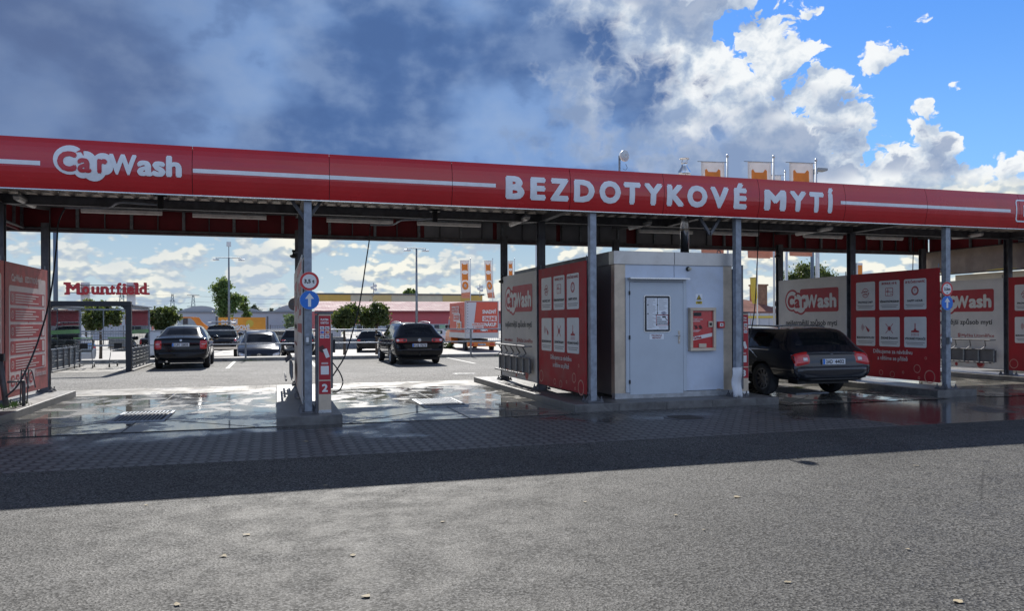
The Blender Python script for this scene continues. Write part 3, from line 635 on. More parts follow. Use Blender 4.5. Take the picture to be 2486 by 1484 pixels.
def icon(d, k, x, y, s):
    m = PRR
    if k == 0:
        d.ring(x, y, s, .012, 2, 'pictogram', m, 20, 20, 170); d.ring(x, y, s, .012, 2, 'pictogram', m, 20, 200, 350); d.text('NON', x, y+.008, .04, 2, 'pictogram', m, bold=.03, align='c'); d.text('STOP', x, y-.055, .04, 2, 'pictogram', m, bold=.03, align='c')
        for a in (170, 350): c = (x+s*math.cos(R(a)), y+s*math.sin(R(a))); d.poly([(c[0]-.022, c[1]), (c[0]+.022, c[1]), (c[0], c[1]+(.03 if a > 200 else -.03))], 2.3, 'pictogram', m)
    if k == 1:
        for e, q in ((s, PRR), (s-.012, PRW)): d.rrect(x-e*1.05, x+e*1.05, y-e*.85, y+e*.85, .02, 2+.3*(q is PRW), 'pictogram' if q is PRR else 'pictogram_field', q)
        d.line(x-s, y, x+s, y, .01, 3, 'pictogram', m); d.line(x-s*.35, y-s*.8, x-s*.35, y+s*.8, .01, 3, 'pictogram', m); d.ring(x-s*.55, y+s*.18, .02, .008, 3.3, 'pictogram', m, 12); d.ring(x-s*.15, y+s*.18, .02, .008, 3.3, 'pictogram', m, 12); d.rect(x+s*.3, x+s*.8, y-s*.5, y-s*.4, 3, 'pictogram', m)
    if k == 2: d.ring(x, y, s*.92, .022, 2, 'pictogram', m, 28); d.ring(x, y, s*.66, .01, 2, 'pictogram', m, 24); d.line(x, y, x, y+s*.45, .01, 2, 'pictogram', m); d.line(x, y, x-s*.25, y+s*.05, .01, 2.2, 'pictogram', m)
    if k == 3:
        for r in (.03, .055, .08, .105): d.ring(x-.02, y+.02, r, .01, 2, 'pictogram', m, 10, 130, 230)
        for i in range(4): d.line(x+.0+i*.012, y+.05-i*.02, x+.09, y-.02-i*.022, .016, 2+.1*i, 'pictogram', m)
        d.disc(x+.09, y-.045, .034, 2.6, 'pictogram', m)
    if k == 4:
        d.poly([(x+(s*.62 if i % 2 else s*.36)*math.cos(R(i*15)), y+(s*.62 if i % 2 else s*.36)*math.sin(R(i*15))) for i in range(24)], 2, 'pictogram', m); d.line(x-s, y+s, x+s, y-s, .013, 2.3, 'pictogram', m); d.line(x-s, y-s, x+s, y+s, .013, 2.6, 'pictogram', m)
    if k == 5:
        d.rect(x-.012, x+.012, y-.02, y+s*1.1, 2, 'pictogram', m); d.poly([(x-s, y-.075), (x+s, y-.075), (x+s, y-.045), (x+.03, y-.03), (x+.03, y-.0), (x-.03, y-.0), (x-.03, y-.03), (x-s, y-.045)], 2.3, 'pictogram', m)
        for i in range(6): xx = x-s*.85+i*s*.34; d.rect(xx-.005, xx+.005, y-.15, y-.095, 2, 'pictogram', m)
def red_print(d, W):
    bw = (W-.44)/3-.10; tt = [('', 'PROVOZ 24/7'), ('BONUS 10 %', 'VĚRNOSTNÍ PROGRAM'), ('20 % ČASU NAVÍC', 'HAPPY HOUR'), ('', 'BEZKONTAKTNÍ PLATBY'), ('', 'ŽÁDNÉ ŠMOUHY'), ('', 'VÝKONNÉ VYSAVAČE')]
    for i in range(6):
        x = .17+(i % 3)*(bw+.12); z1 = 2.385 if i < 3 else 1.585; z0 = z1-.645
        d.rrect(x, x+bw, z0, z1, .035, 1, 'info_field', PRW); cx = x+bw/2; d.grp = i
        if tt[i][0]: d.text(tt[i][0], cx, z1-.085, .045, 2, 'heading', PRR, bold=.035, align='c', width=min(bw*.9, len(tt[i][0])*.043))
        icon(d, i, cx, z1-.25, .105); n = len(tt[i][1])
        d.text(tt[i][1], cx, z0+.165, .042, 2, 'heading', PRD, width=min(bw*.92, n*.041), bold=.04, align='c')
        for k in range(2): d.rect(cx-bw*(.42-.05*k), cx+bw*(.42-.07*k), z0+.095-k*.035, z0+.108-k*.035, 2, 'fine_print', PRG)
    d.text('Děkujeme za návštěvu', W/2, .79, .085, 1, 'lettering', PRW, width=W*.44, bold=.01, align='c'); d.text('a těšíme se příště', W/2, .645, .085, 1, 'lettering', PRW, width=W*.34, bold=.01, align='c')
    for x, y, r in ((.14, .42, .12), (W*.37, .36, .06), (W*.5, .34, .07), (W*.62, .40, .03), (W*.77, .50, .09), (W*.86, .73, .03), (W*.9, .35, .14), (W*.79, .31, .03)): d.ring(x, y, r, max(.012, r*.16), 1, 'bubble_print', BUB, 22)
for X, y0a, nm in ((5.13, 17.66, 'left of the hut'), (12.81, 17.66, 'in the third bay'), (17.58, 17.66, 'at the far right')):
    banner(X, y0a, 2.56, -1, BANW, 'white banner with the red bubble logo '+nm, white_print); banner(X, 14.95, 2.52, -1, BANR, 'red banner with six white icon fields '+nm, red_print)
def faded_print(d, W):
    d.text('CarWash', .3, 2.26, .12, 1, 'lettering', BANPR, width=.62, bold=.05); d.text('BEZDOTYKOVÉ MYTÍ', 1.05, 2.27, .10, 1, 'lettering', BANPR, width=1.0, bold=.04)
    d.rrect(.16, W-.14, .66, 2.18, .06, 1, 'step_frame', BANPR); d.rrect(W-.62, W-.14, 1.9, 2.36, .05, 1.3, 'step_frame', BANPR)
    for i in range(5):
        z1 = 2.08-i*.29; d.rrect(.22, W-.2, z1-.24, z1, .03, 2, 'step_field', PRR); d.ring(.34, z1-.12, .07, .014, 3, 'step_number', BANPR, 16, ); d.text(str(i), .34, z1-.15, .07, 3, 'step_number', BANPR, bold=.03, align='c')
        for k in range(4): d.rect(.5, .5+(W-1.05)*(.95-.13*((k+i) % 3)), z1-.065-k*.045, z1-.045-k*.045, 3, 'fine_print', BANPR)
        d.rrect(W-.40, W-.24, z1-.22, z1-.02, .02, 3, 'pictogram', BANPR); d.poly([(W*.5-.03, z1-.24), (W*.5+.03, z1-.24), (W*.5, z1-.275)], 2.5, 'step_field', PRR)
    d.rrect(.16, 1.62, .36, .70, .05, 1.6, 'step_frame', BANPR)
    for k in range(5): d.rrect(.24+k*.26, .44+k*.26, .42, .62, .05, 3, 'program_icon', PRR); d.ring(.34+k*.26, .52, .06, .02, 4, 'program_icon_ring', BANPR, 12)
    d.text('Šťastnou cestu!', W-.12, .52, .10, 1, 'lettering', BANPR, width=.72, bold=.03, align='r')
banner(-4.36, 12.4, 2.5, 1, BANP, 'faded red banner cut off by the left edge of the photo', faded_print); banner(-4.36, 14.98, 2.5, 1, BANP, 'sun bleached red instruction banner at the far left', faded_print)
def edge_print(d, W):
    for z0, z1 in ((1.35, 1.5), (1.85, 1.95), (2.35, 2.5)): d.rect(.02, W-.02, z0, z1, 1, 'red_band', PRR)
    logo(d, .3, 1.74, W-.62, 'logo', PRW, PRR, PRR)
banner(.385, 17.66, 2.56, -1, BANW, 'white banner seen nearly edge on, far half of the payment island', white_print); banner(.385, 14.95, 2.5, -1, BANW, 'whitish banner seen nearly edge on, near half of the payment island', edge_print)
# grey backed panel between hut and third bay
t = thing('screen_panel', 'tall dark grey screen panel between the hut and the column', 'screen', (8.28, 15, .25), world=True)
MB().box(8.27, 8.285, 12.55, 17.6, .3, 2.5).build('sheet', HUTS, t); MB().box(8.25, 8.30, 12.5, 12.545, .25, 2.55).build('edge_post', STEEL, t)
# mat racks
def rack(X, y0, y1, sgn, label, z=1.0):
    t = thing('mat_rack', label, 'mat rack', (X, (y0+y1)/2, .4), 0, 'racks for hanging car mats', True); xa = X+sgn*.16
    for i, zz in enumerate((z, z-.25, .42)): MB().tube([(xa if i != 1 else X+sgn*.06, y0, zz), (xa if i != 1 else X+sgn*.06, y1, zz)], .02).build('rail', STEEL, t)
    n = 5; mb = MB()
    for i in range(n+1):
        y = y0+(y1-y0)*i/n; mb.box(min(X, xa), max(X, xa), y-.006, y+.006, z-.012, z+.012); mb.box(min(X+sgn*.05, X+sgn*.07), max(X+sgn*.05, X+sgn*.07), y-.02, y+.02, .42, z-.25)
    mb.build('bracket', GALV, t)
    MB().box(min(X+sgn*.03, X+sgn*.04), max(X+sgn*.03, X+sgn*.04), y0+.05, y1-.05, .44, z-.27).build('back_sheet', mat('grey splash sheet', (.13, .13, .14), .6, 0, .25, 3.), t)
    mb = MB()
    for i in range(n):
        y = y0+(y1-y0)*(i+.5)/n; mb.bar((xa, y-.05, z), (X+sgn*.05, y+.02, z-.16), .018); mb.bar((X+sgn*.05, y+.02, z-.16), (xa, y+.06, z-.25), .018)
    mb.build('clip', STEEL, t)
rack(5.08, 17.5, 15.25, -1, 'grey mat rack low on the white banner left of the hut'); rack(.34, 17.4, 15.3, -1, 'grey mat rack on the far banner of the payment island'); rack(17.5, 17.5, 15.25, -1, 'grey mat rack low on the white banner at the far right')
# beige windbreak at the far right
t = thing('windbreak', 'beige cloth windbreak hanging below the right end of the canopy', 'windbreak', (18.1, 15, 3), world=True)
mb = MB(); n = 60; vs = []
for i in range(n+1):
    y = 17.95-i*.11; q = .03*math.sin(i*.9)+.02*math.sin(i*2.3)
    vs += [(18.0+q, y, 2.82+.03*math.sin(i*.35)), (18.0+q*1.6, y, 3.1), (18.0+q*.3, y, 3.46)]
mb.add(vs, [(3*i+j, 3*i+j+1, 3*i+j+4, 3*i+j+3) for i in range(n) for j in range(2)]); mb.build('cloth', BEIGE, t, True)
mb = MB()
for i in range(22): y = 17.8-i*.3; mb.bar((18., y, 3.44), (18.08, y+.05, 3.5), .012)
mb.build('lacing', STEEL, t); MB().tube([(18.02, 18., 2.8), (18.02, 11.4, 2.8)], .02).build('hem_rail', GALV, t)
# ================================================================ technical room
YH = 12.65
def h5(a, b): p = Z5(a, b); return aY(p[0], p[1], YH)
xl, xr = h5(985, 700).x, h5(1900, 700).x; zt = h5(982, 157).z; zb = .19
hut = thing('technical_room', 'pale blue grey container room with steel corners under the canopy', 'technical room', (xl, YH, .13), world=True)
MB().box(xl+.21, xr-.18, YH, YH+.04, zb+.05, zt-.24).build('front_wall', HUTW, hut)
MB().box(xl, xl+.04, YH+.14, YH+6, zb, zt-.24).box(xr-.04, xr, YH+.14, YH+6, zb, zt-.24).box(xl+.04, xr-.04, YH+5.96, YH+6, zb, zt-.24).build('side_wall', HUTS, hut)
for x0, x1 in ((xl-.004, xl+.21), (xr-.18, xr+.004)): MB().box(x0, x1, YH-.006, YH+.14, zb, zt-.24).build('corner_trim', STAIN, hut, bevel=.006)
xm = h5(1449, 200).x
MB().box(xl-.02, xm-.004, YH-.022, YH+.2, zt-.24, zt).box(xm+.004, xr+.02, YH-.022, YH+.2, zt-.24, zt).build('roof_band', mat('pale weathered metal', (.60, .58, .55), .42, .5, .12, 2., dirt=((.3, .27, .23), 1.5, .5)), hut, bevel=.006)
MB().box(xl-.02, xl+.03, YH+.2, YH+6, zt-.24, zt).box(xr-.03, xr+.02, YH+.2, YH+6, zt-.24, zt).box(xl+.03, xr-.03, YH+.2, YH+6, zt-.06, zt-.02).build('roof', HUTS, hut)
MB().box(xl-.01, xr+.01, YH-.03, YH+.1, .131, zb+.04).build('sill', mat('bottom sill', (.42, .43, .44), .5, .5, .2, 8.), hut)
MB().box(xm-.003, xm+.003, YH-.003, YH-.0005, h5(1449, 365).z, zt-.245).build('panel_seam', BLK, hut)
dxa, dxb = h5(1098, 700).x, h5(1513, 700).x; dzt = h5(1300, 405).z; dzb = h5(1300, 1277).z
fr = MB()
for a, b, c_, e in ((dxa-.075, dxa-.006, zb+.045, dzt+.08), (dxb+.006, dxb+.075, zb+.045, dzt+.08), (dxa-.006, dxb+.006, dzt+.008, dzt+.08)): fr.box(a, b, YH-.03, YH-.002, c_, e)
fr.build('door_frame', HUTD, hut, bevel=.004)
door = MB().box(dxa, dxb, YH-.036, YH-.004, dzb, dzt-.0).build('door', HUTD, hut, bevel=.005)
for b_ in (488, 835, 1183): z = h5(1090, b_).z; MB().box(dxa-.022, dxa+.004, YH-.05, YH-.037, z-.035, z+.035).build('hinge', BLK, door)
hx, hz = h5(1480, 820).x, h5(1480, 820).z
MB().box(hx-.016, hx+.016, YH-.046, YH-.037, hz-.15, hz+.09).build('handle_plate', STAIN, door, bevel=.004); MB().tube([(hx, YH-.046, hz+.0), (hx, YH-.085, hz), (hx-.085, YH-.088, hz)], .009).build('handle', ALU, door, True)
MB().lathe([(.012, 0), (.012, .012), (.001, .012)], 12, Matrix.Translation((hx, YH-.047, hz-.09)) @ Matrix.Rotation(R(90), 4, 'X')).build('lock', ALU, door)
MB().box(h5(1078, 375).x, h5(1540, 375).x, YH-.17, YH-.031, h5(1300, 383).z, h5(1300, 372).z).build('door_awning', ALU, hut)
fY = lambda s, t, off: Vector((s, YH-.05-off, t))
nx0, nx1, nz0, nz1 = h5(1205, 600).x, h5(1412, 600).x, h5(1300, 795).z, h5(1300, 506).z
nb = thing('notice_board', 'framed notice board with pinned papers on the grey door', 'notice board', (nx0, YH-.05, nz0), world=True)
d = Decor(lambda s, t, off: Vector((s, YH-.037-off, t)), nb, .002)
d.rrect(nx0, nx1, nz0, nz1, .035, 5, 'frame', ALU); d.rrect(nx0+.014, nx1-.014, nz0+.014, nz1-.014, .03, 6, 'border', mat('dark board', (.02, .025, .035), .3))
papw = mat('paper', (.86, .88, .90), .6, 0, .04, 8.); ww, hh = nx1-nx0, nz1-nz0
d.rect(nx0+.052, nx0+ww*.49, nz0+hh*.07, nz1-.052, 7, 'paper', papw); d.rect(nx0+ww*.51, nx1-.052, nz0+hh*.48, nz1-.052, 7, 'paper', papw); d.rect(nx0+ww*.46, nx1-.052, nz0+hh*.07, nz0+hh*.47, 7.5, 'paper', papw)
for c0, c1, z0, z1 in ((.12, .46, .1, .9), (.55, .9, .58, .9), (.55, .85, .1, .14)):
    z = nz0+hh*z1
    while z > nz0+hh*z0: d.rect(nx0+ww*c0, nx0+ww*(c0+(c1-c0)*random.uniform(.5, 1)), z-.004, z, 8.5, 'fine_print', PRG); z -= .018
a, b, c_, e = nx0+ww*.45, nx1-.05, nz0+hh*.18, nz0+hh*.47
for q in ((a, b, c_, c_+.008), (a, b, e-.008, e), (a, a+.008, c_, e), (b-.008, b, c_, e)): d.rect(*q, 9, 'red_border', PRR)
for i, tx in enumerate(('TENTO', 'PROSTOR', 'JE MONITOROVÁN', 'KAMEROVÝM SYSTÉMEM')): d.text(tx, a+.015, e-.055-i*.037, .018, 9, 'lettering', PRD, width=min((b-a)*.9, len(tx)*.014), bold=.04)
d.rect(b-.12, b-.05, e-.05, e-.022, 9, 'camera_pictogram', PRD); d.line(b-.06, e-.06, b-.015, e-.10, .012, 9, 'camera_pictogram', PRD)
d.disc(nx0+ww*.74, nz0+hh*.52, .05, 9, 'badge', mat('navy print', (.02, .04, .2), .4), 20, .026); d.text('CCS', nx0+ww*.74, nz0+hh*.52-.015, .03, 9.5, 'lettering', PRW, bold=.05, align='c')
for u, v in ((.5, .95), (.6, .95), (.92, .95), (.5, .74), (.14, .74), (.14, .5), (.5, .52), (.46, .2), (.92, .2), (.45, .47), (.5, .06)): d.disc(nx0+ww*u, nz0+hh*v, .012, 10, 'magnet', BLK, 10)
d.done()
lx0, lx1, lz0, lz1 = h5(1250, 820).x, h5(1362, 820).x, h5(1300, 850).z, h5(1300, 808).z
dl = thing('door_label', 'small white paper label reading TECHNICKÁ MÍSTNOST on the door', 'label', (lx0, YH, lz0), world=True)
d = Decor(lambda s, t, off: Vector((s, YH-.037-off, t)), dl, .002); d.rect(lx0, lx1, lz0, lz1, 1, 'paper', papw); mr = mat('dull red ink', (.28, .05, .07), .6)
d.text('TECHNICKÁ', (lx0+lx1)/2, lz0+.056, .028, 2, 'lettering', mr, width=(lx1-lx0)*.74, bold=.03, align='c'); d.text('MÍSTNOST', (lx0+lx1)/2, lz0+.014, .028, 2, 'lettering', mr, width=(lx1-lx0)*.64, bold=.03, align='c'); d.done()
# floodlight sensor, warning sticker, coin machine, alarm, vent plate
def onwall(a, b): p = h5(a, b); return p.x, p.z
x, z = onwall(1556, 300); s = thing('wall_sensor', 'small round cream sensor high on the hut wall', 'sensor', (x, YH, z), world=True); M = Matrix.Translation((x, YH-.001, z)) @ Matrix.Rotation(R(90), 4, 'X')
MB().lathe([(.04, 0), (.042, .02), (.03, .03), (.001, .03)], 16, M).build('base', BLK, s); MB().lathe([(.027, .03), (.03, .05), (.025, .08), (.001, .085)], 16, M @ Matrix.Translation((.012, 0, 0))).build('lens', mat('cream plastic', (.6, .55, .42), .4), s, True)
x0, z0 = onwall(1617, 577); x1, z1 = onwall(1670, 495); s = thing('warning_sticker', 'yellow triangle warning sticker above the red payment machine', 'sticker', (x0, YH, z0), world=True)
wl = lambda s_, t, off: Vector((s_, YH-.001-off, t)); d = Decor(wl, s, .002); d.rect(x0, x1, z0, z1, 1, 'paper', papw); cx = (x0+x1)/2; d.rect(x0+.006, x1-.006, z0+.006, z0+(z1-z0)*.30, 2, 'yellow_field', YEL)
d.poly([(cx-.058, z0+.082), (cx+.058, z0+.082), (cx, z1-.012)], 2, 'black_triangle', PRD); d.poly([(cx-.044, z0+.09), (cx+.044, z0+.09), (cx, z1-.03)], 3, 'yellow_triangle', YEL)
d.disc(cx, z0+.108, .013, 4, 'pictogram', PRD, 10); d.line(cx-.015, z0+.10, cx+.02, z0+.13, .008, 4, 'pictogram', PRD)
for k in range(2): d.text(('POZOR KLUZKÁ', 'PODLAHA')[k], cx, z0+.045-k*.024, .015, 3, 'lettering', PRD, width=.085-.03*k, bold=.05, align='c')
d.done()
x0, z0 = onwall(1557, 941); x1, z1 = onwall(1757, 603); pm = thing('coin_machine', 'red payment machine in a stainless frame on the hut wall', 'payment machine', (x0, YH, z0), world=True)
mb = MB(); f_ = .055
for a, b, c_, e in ((x0, x1, z1-f_, z1), (x0+.005, x1-.005, z0, z0+f_), (x0+.003, x0+f_, z0+f_+.001, z1-f_-.001), (x1-f_, x1-.003, z0+f_+.001, z1-f_-.001)): mb.box(a, b, YH-.10, YH-.001, c_, e)
mb.build('frame', STAIN, pm, bevel=.005); MB().box(x0+f_+.001, x1-f_-.001, YH-.06, YH-.002, z0+f_+.001, z1-f_-.001).build('face', RED, pm)
d = Decor(lambda s_, t, off: Vector((s_, YH-.0605-off, t)), pm, .002); a, b, c_, e = x0+f_+.01, x1-f_-.01, z0+f_+.01, z1-f_-.01; W_, H_ = b-a, e-c_
d.rect(a+W_*.05, a+W_*.45, e-.09, e-.025, 1, 'display', BLK); d.text('VYBERTE MINCI', a+W_*.02, e-.16, .02, 1, 'lettering', PRW, width=W_*.5, bold=.03); d.rect(a+W_*.02, a+W_*.38, e-.19, e-.18, 1, 'fine_print', PRW)
d.poly([(a, c_+H_*.19), (b, c_+H_*.30), (b, c_+H_*.40), (a, c_+H_*.29)], 1, 'white_band', PRW); d.text('CarWash', a+W_*.05, c_+H_*.225, .04, 2, 'lettering', PRR, width=W_*.4, bold=.06, rot=.12)
for k in range(3): d.rect(a+.005, a+W_*(.42-.06*k), c_+H_*(.47-.02*k), c_+H_*(.478-.02*k), 1, 'fine_print', PRW)
dk = mat('dark hand print', (.09, .02, .02), .5); d.poly([(a+.02, c_+H_*.62), (a+.09, c_+H_*.60), (a+.11, c_+H_*.53), (a+.06, c_+H_*.50), (a+.05, c_+H_*.57)], 1, 'hand_print', dk); d.poly([(a+.12, c_+H_*.60), (a+.17, c_+H_*.62), (a+.21, c_+H_*.52), (a+.15, c_+H_*.50)], 1, 'hand_print', dk)
d.done(); MB().box(b-.085, b+.0, YH-.085, YH-.0615, c_+H_*.56, c_+H_*.72).build('coin_slot', STAIN, pm, bevel=.004); MB().box(b-.07, b-.02, YH-.09, YH-.086, c_+H_*.6, c_+H_*.68).build('slot_mouth', BLK, pm)
MB().box(a+W_*.3, a+W_*.68, YH-.08, YH-.0615, c_, c_+.07).build('coin_return', STAIN, pm, bevel=.004)
x0, z0 = onwall(1783, 762); x1, z1 = onwall(1832, 711); s = thing('alarm_box', 'small red alarm call point beside the payment machine', 'alarm', (x0, YH, z0), world=True)
MB().box(x0, x1, YH-.06, YH-.001, z0, z1).build('case', SIGR, s, bevel=.006); d = Decor(lambda s_, t, off: Vector((s_, YH-.0605-off, t)), s, .002); d.rect(x0+.03, x1-.03, z0+.03, z1-.03, 1, 'face', PRW); d.disc((x0+x1)/2, (z0+z1)/2, .014, 2, 'button', BLK, 12); d.done()
x0, z0 = onwall(1783, 1262); x1, z1 = onwall(1812, 1237); s = thing('type_plate', 'tiny grey metal plate low on the hut wall', 'plate', (x0, YH, z0), world=True)
MB().box(x0, x1, YH-.008, YH-.001, z0, z1).build('plate', STAIN, s); d = Decor(lambda s_, t, off: Vector((s_, YH-.0085-off, t)), s, .002)
for k in range(3): d.rect(x0+.012, x1-.012, z0+.015+k*.016, z0+.022+k*.016, 1, 'fine_print', PRD)
d.done()
x, z = onwall(1822, 168); MB().tube([(x+.035*math.cos(a*.35), YH+.1, zt+.03+.035*math.sin(a*.35)) for a in range(-2, 12)], .008).build('lifting_eye', STEEL, hut)
# chimney pipe and roof cowl, dish
cx_, cy_ = aY(1662, 560, 13.6).x, 13.6
ch = thing('chimney_pipe', 'shiny stainless chimney rising from the hut through the canopy', 'chimney', (cx_, cy_, zt), world=True)
INX = mat('polished stainless', (.66, .67, .68), .14, 1., .1, 3.)
MB().tube([(cx_, cy_, zt-.1), (cx_, cy_, 4.42)], .085, 20).build('flue', INX, ch, True)
mb = MB(); M = Matrix.Translation((cx_, cy_, 0)); mb.lathe([(.087, 4.36), (.12, 4.37), (.12, 4.47), (.06, 4.56), (.055, 4.62), (.06, 4.63)], 20, M)
for k in range(4): a = k*1.57; mb.bar((cx_+.055*math.cos(a), cy_+.055*math.sin(a), 4.61), (cx_+.085*math.cos(a), cy_+.085*math.sin(a), 4.73), .008)
mb.lathe([(.001, 4.745), (.10, 4.725), (.10, 4.715), (.001, 4.73)], 20, M); mb.build('cowl', INX, ch, True); MB().lathe([(.092, 3.3), (.092, 3.33)], 20, M).build('clamp', STAIN, ch)
c = aY(1517, 378, 12.32); s = thing('radio_dish', 'small white round radio dish on a pole above the red fascia', 'dish antenna', (c.x, c.y, 4.0), world=True)
M = Matrix.Translation(c) @ Matrix.Rotation(R(24), 4, 'Z') @ Matrix.Rotation(R(90), 4, 'X')
WPL = mat('white plastic', (.70, .71, .70), .4, 0, .05, 5.)
MB().lathe([(.001, -.05), (.085, -.05), (.098, -.02), (.098, .012), (.09, .018), (.05, .012), (.045, .02), (.022, .02), (.018, .012), (.001, .012)], 28, M).build('dish', WPL, s, True)
px_ = aY(1504.5, 400, 12.36).x; MB().tube([(px_, 12.37, 3.85), (px_, 12.37, 4.41)], .018, 10).build('pole', GALV, s); MB().bar((px_, 12.36, 4.36), (c.x, 12.36, 4.36), .03).build('bracket', ALU, s)
MB().tube([(c.x+.02, 12.33, 4.26), (c.x+.05, 12.33, 4.2), (c.x+.03, 12.35, 4.16), (c.x-.02, 12.36, 4.18)], .004, 6).build('cable', BLK, s)
# white plastic sheet hanging on the column
mb = MB(); p = [Z5(1905, 1075), (Z5(1985, 1065)), Z5(1978, 1303), Z5(1912, 1300)]; P0 = [aY(q[0], q[1], 12.2) for q in p]; vs = []
for j in range(11):
    for i in range(8): u, v = i/7, j/10; q = P0[0].lerp(P0[1], u).lerp(P0[3].lerp(P0[2], u), v); vs.append(q+Vector((0, .03*math.sin(u*7+v*3)-.02*math.sin(v*9), 0)))
mb.add(vs, [(j*8+i, j*8+i+1, j*8+i+9, j*8+i+8) for j in range(10) for i in range(7)])
o = mb.build('white_sheet', mat('white plastic sheet', (.85, .86, .88), .4, 0, .05, 5., .3, 12., trans=.2), None, True); sm = o.modifiers.new('thick', 'SOLIDIFY'); sm.thickness = .006
tag(o, 'white plastic sheet hanging at the foot of the column right of the hut', 'sheet')
# ================================================================ payment posts and round signs
def post(xc, y, w_, z1, num, label):
    t = thing('payment_post', label, 'payment terminal', (xc, y, .13), 0, 'payment posts at the wash bays', True); x0, x1 = xc-w_/2, xc+w_/2
    MB().box(x0, x1, y, y+.30, .13, z1).build('cabinet', STAIN, t, bevel=.008); MB().box(x0-.035, x0-.002, y+.02, y+.30, .13, z1-.02).box(x1+.002, x1+.03, y+.04, y+.3, .5, z1-.3).build('side_housing', STEEL, t); MB().box(x0-.04, x1+.03, y-.02, y+.32, z1+.001, z1+.03).build('cap', STEEL, t)
    d = Decor(lambda s_, tt, off: Vector((s_, y-.001-off, tt)), t, .002); a, b = x0+.008, x1-.008; zz = z1-.03; cx = xc
    d.rect(a, b, zz-.98, zz, 1, 'red_face', PRR); d.rect(a, b, zz-1.2, zz-1.0, 1, 'number_field', PRR); d.text(num, cx, zz-1.16, .11, 2, 'number', PRW, bold=.05, align='c', width=.09 if num != '1' else None)
    d.text('PLATBA', cx, zz-.075, .03, 2, 'lettering', PRW, width=w_*.62, bold=.05, align='c'); d.text('KARTOU', cx, zz-.125, .03, 2, 'lettering', PRW, width=w_*.62, bold=.05, align='c')
    cols = [mat('navy print', (.02, .04, .2), .4), PRD, mat('violet print', (.2, .05, .35), .4), PRR, mat('navy print', (.02, .04, .2), .4), mat('navy print', (.02, .04, .2), .4)]
    for i in range(6):
        px, pz = cx+(-.25 if i % 2 == 0 else .25)*w_*.8, zz-.19-(i//2)*.065; d.rect(px-w_*.17, px+w_*.17, pz-.026, pz+.026, 2, 'card_field', PRW)
        if i in (2, 3): d.disc(px-.012, pz, .016, 3, 'card_mark', cols[i]); d.disc(px+.012, pz, .016, 3.3, 'card_mark_light', ORNG if i == 3 else BLUE)
        else: d.text(('VISA', 'Pay', '', '', 'G Pay', 'CB')[i], px, pz-.01, .02, 3, 'lettering', cols[i], width=w_*.24, bold=.05, align='c')
    d.poly([(cx-.03, zz-.52), (cx+.03, zz-.50), (cx+.075, zz-.63), (cx+.02, zz-.65)], 3, 'card_print', PRW); d.poly([(cx-.09, zz-.48), (cx-.03, zz-.45), (cx+.02, zz-.52), (cx-.03, zz-.57), (cx-.08, zz-.54)], 2, 'hand_print', dk)
    for k in range(2): d.rect(cx-.05, cx+.05, zz-.725-k*.018, zz-.72-k*.018+.003, 2, 'fine_print', PRW)
    d.rect(cx-.06, cx+.06, zz-.9, zz-.77, 2, 'white_square', PRW)
    d.done(); MB().box(x1+.031, x1+.07, y+.1, y+.2, 1.05, 1.25).build('gun_holder', BLK, t); MB().box(x0-.0, x1, y-.012, y+.0, .135, .18).build('foot_plate', ALU, t)
    return t
p0, p1 = aY(773, 900, 12.15).x, aY(804, 900, 12.15).x
post((p0+p1)/2, 12.15, p1-p0, aY(790, 762, 12.15).z, '2', 'red and steel card payment post marked 2 on the narrow island')
c = aX(1808, 850, 8.55); post(8.47, 12.75, .21, 1.66, '3', 'red payment post mostly hidden behind the column right of the hut')
def rsign(x, y, Y, rpx, kind, label):
    c = aY(x, y, Y); r = rpx*c.y/ F*1.0; c0 = aY(x+rpx, y, Y); r = c0.x-c.x; t = thing('road_sign', label, 'sign', tuple(c), 0, 'round traffic signs on the columns', True)
    r = .145; M = Matrix.Translation(c) @ Matrix.Rotation(R(90), 4, 'X'); MB().lathe([(.001, -.006), (r, -.006), (r, .0), (.001, .0)], 36, M).build('plate', ALU, t)
    MB().box(c.x-.03, c.x+.03, c.y+.007, c.y+.05, c.z-.05, c.z+.05).build('bracket', GALV, t)
    d = Decor(lambda s_, tt, off: Vector((c.x+s_, c.y-off, c.z+tt)), t, .002)
    if kind == 'arrow': d.disc(0, 0, r-.002, 1, 'blue_face', BLUE); d.rect(-.022, .022, -.1, .025, 2, 'arrow', PRW); d.poly([(-.068, .02), (.068, .02), (0, .108)], 2.3, 'arrow', PRW)
    else:
        d.disc(0, 0, r-.002, 1, 'red_rim', SIGR); d.disc(0, 0, r*.74, 2, 'white_face', PRW); d.text(kind, 0, -.026, .055, 3, 'lettering', PRD, width=.155, bold=.045, align='c')
        if 'm' in kind: d.poly([(-.02, .085), (.02, .085), (0, .06)], 3, 'arrow_mark', PRD); d.poly([(-.02, -.085), (.02, -.085), (0, -.06)], 3, 'arrow_mark', PRD)
    d.done()
rsign(751, 683, 12.24, 22, '3,5 t', 'round red rimmed weight limit sign reading 3,5 t'); rsign(751.5, 729, 12.24, 22, 'arrow', 'round blue sign with white arrow below the 3,5 t sign')
rsign(2299, 702, 12.24, 17, '3,5m', 'round red rimmed height limit sign reading 3,5m'); rsign(2299.5, 736, 12.24, 17, 'arrow', 'round blue sign with white arrow below the 3,5m sign')
def rback(x, y, Y, label):
    c = aY(x, y, Y); M = Matrix.Translation(c) @ Matrix.Rotation(R(90), 4, 'X'); t = thing('road_sign', label, 'sign', tuple(c), 0, 'round traffic signs on the columns', True)
    MB().lathe([(.001, 0), (.145, 0), (.145, .006), (.001, .006)], 30, M).build('plate', mat('grey sign back', (.22, .21, .21), .5), t); MB().box(c.x-.1, c.x+.1, c.y-.03, c.y-.008, c.z-.02, c.z+.02).build('bracket', GALV, t)
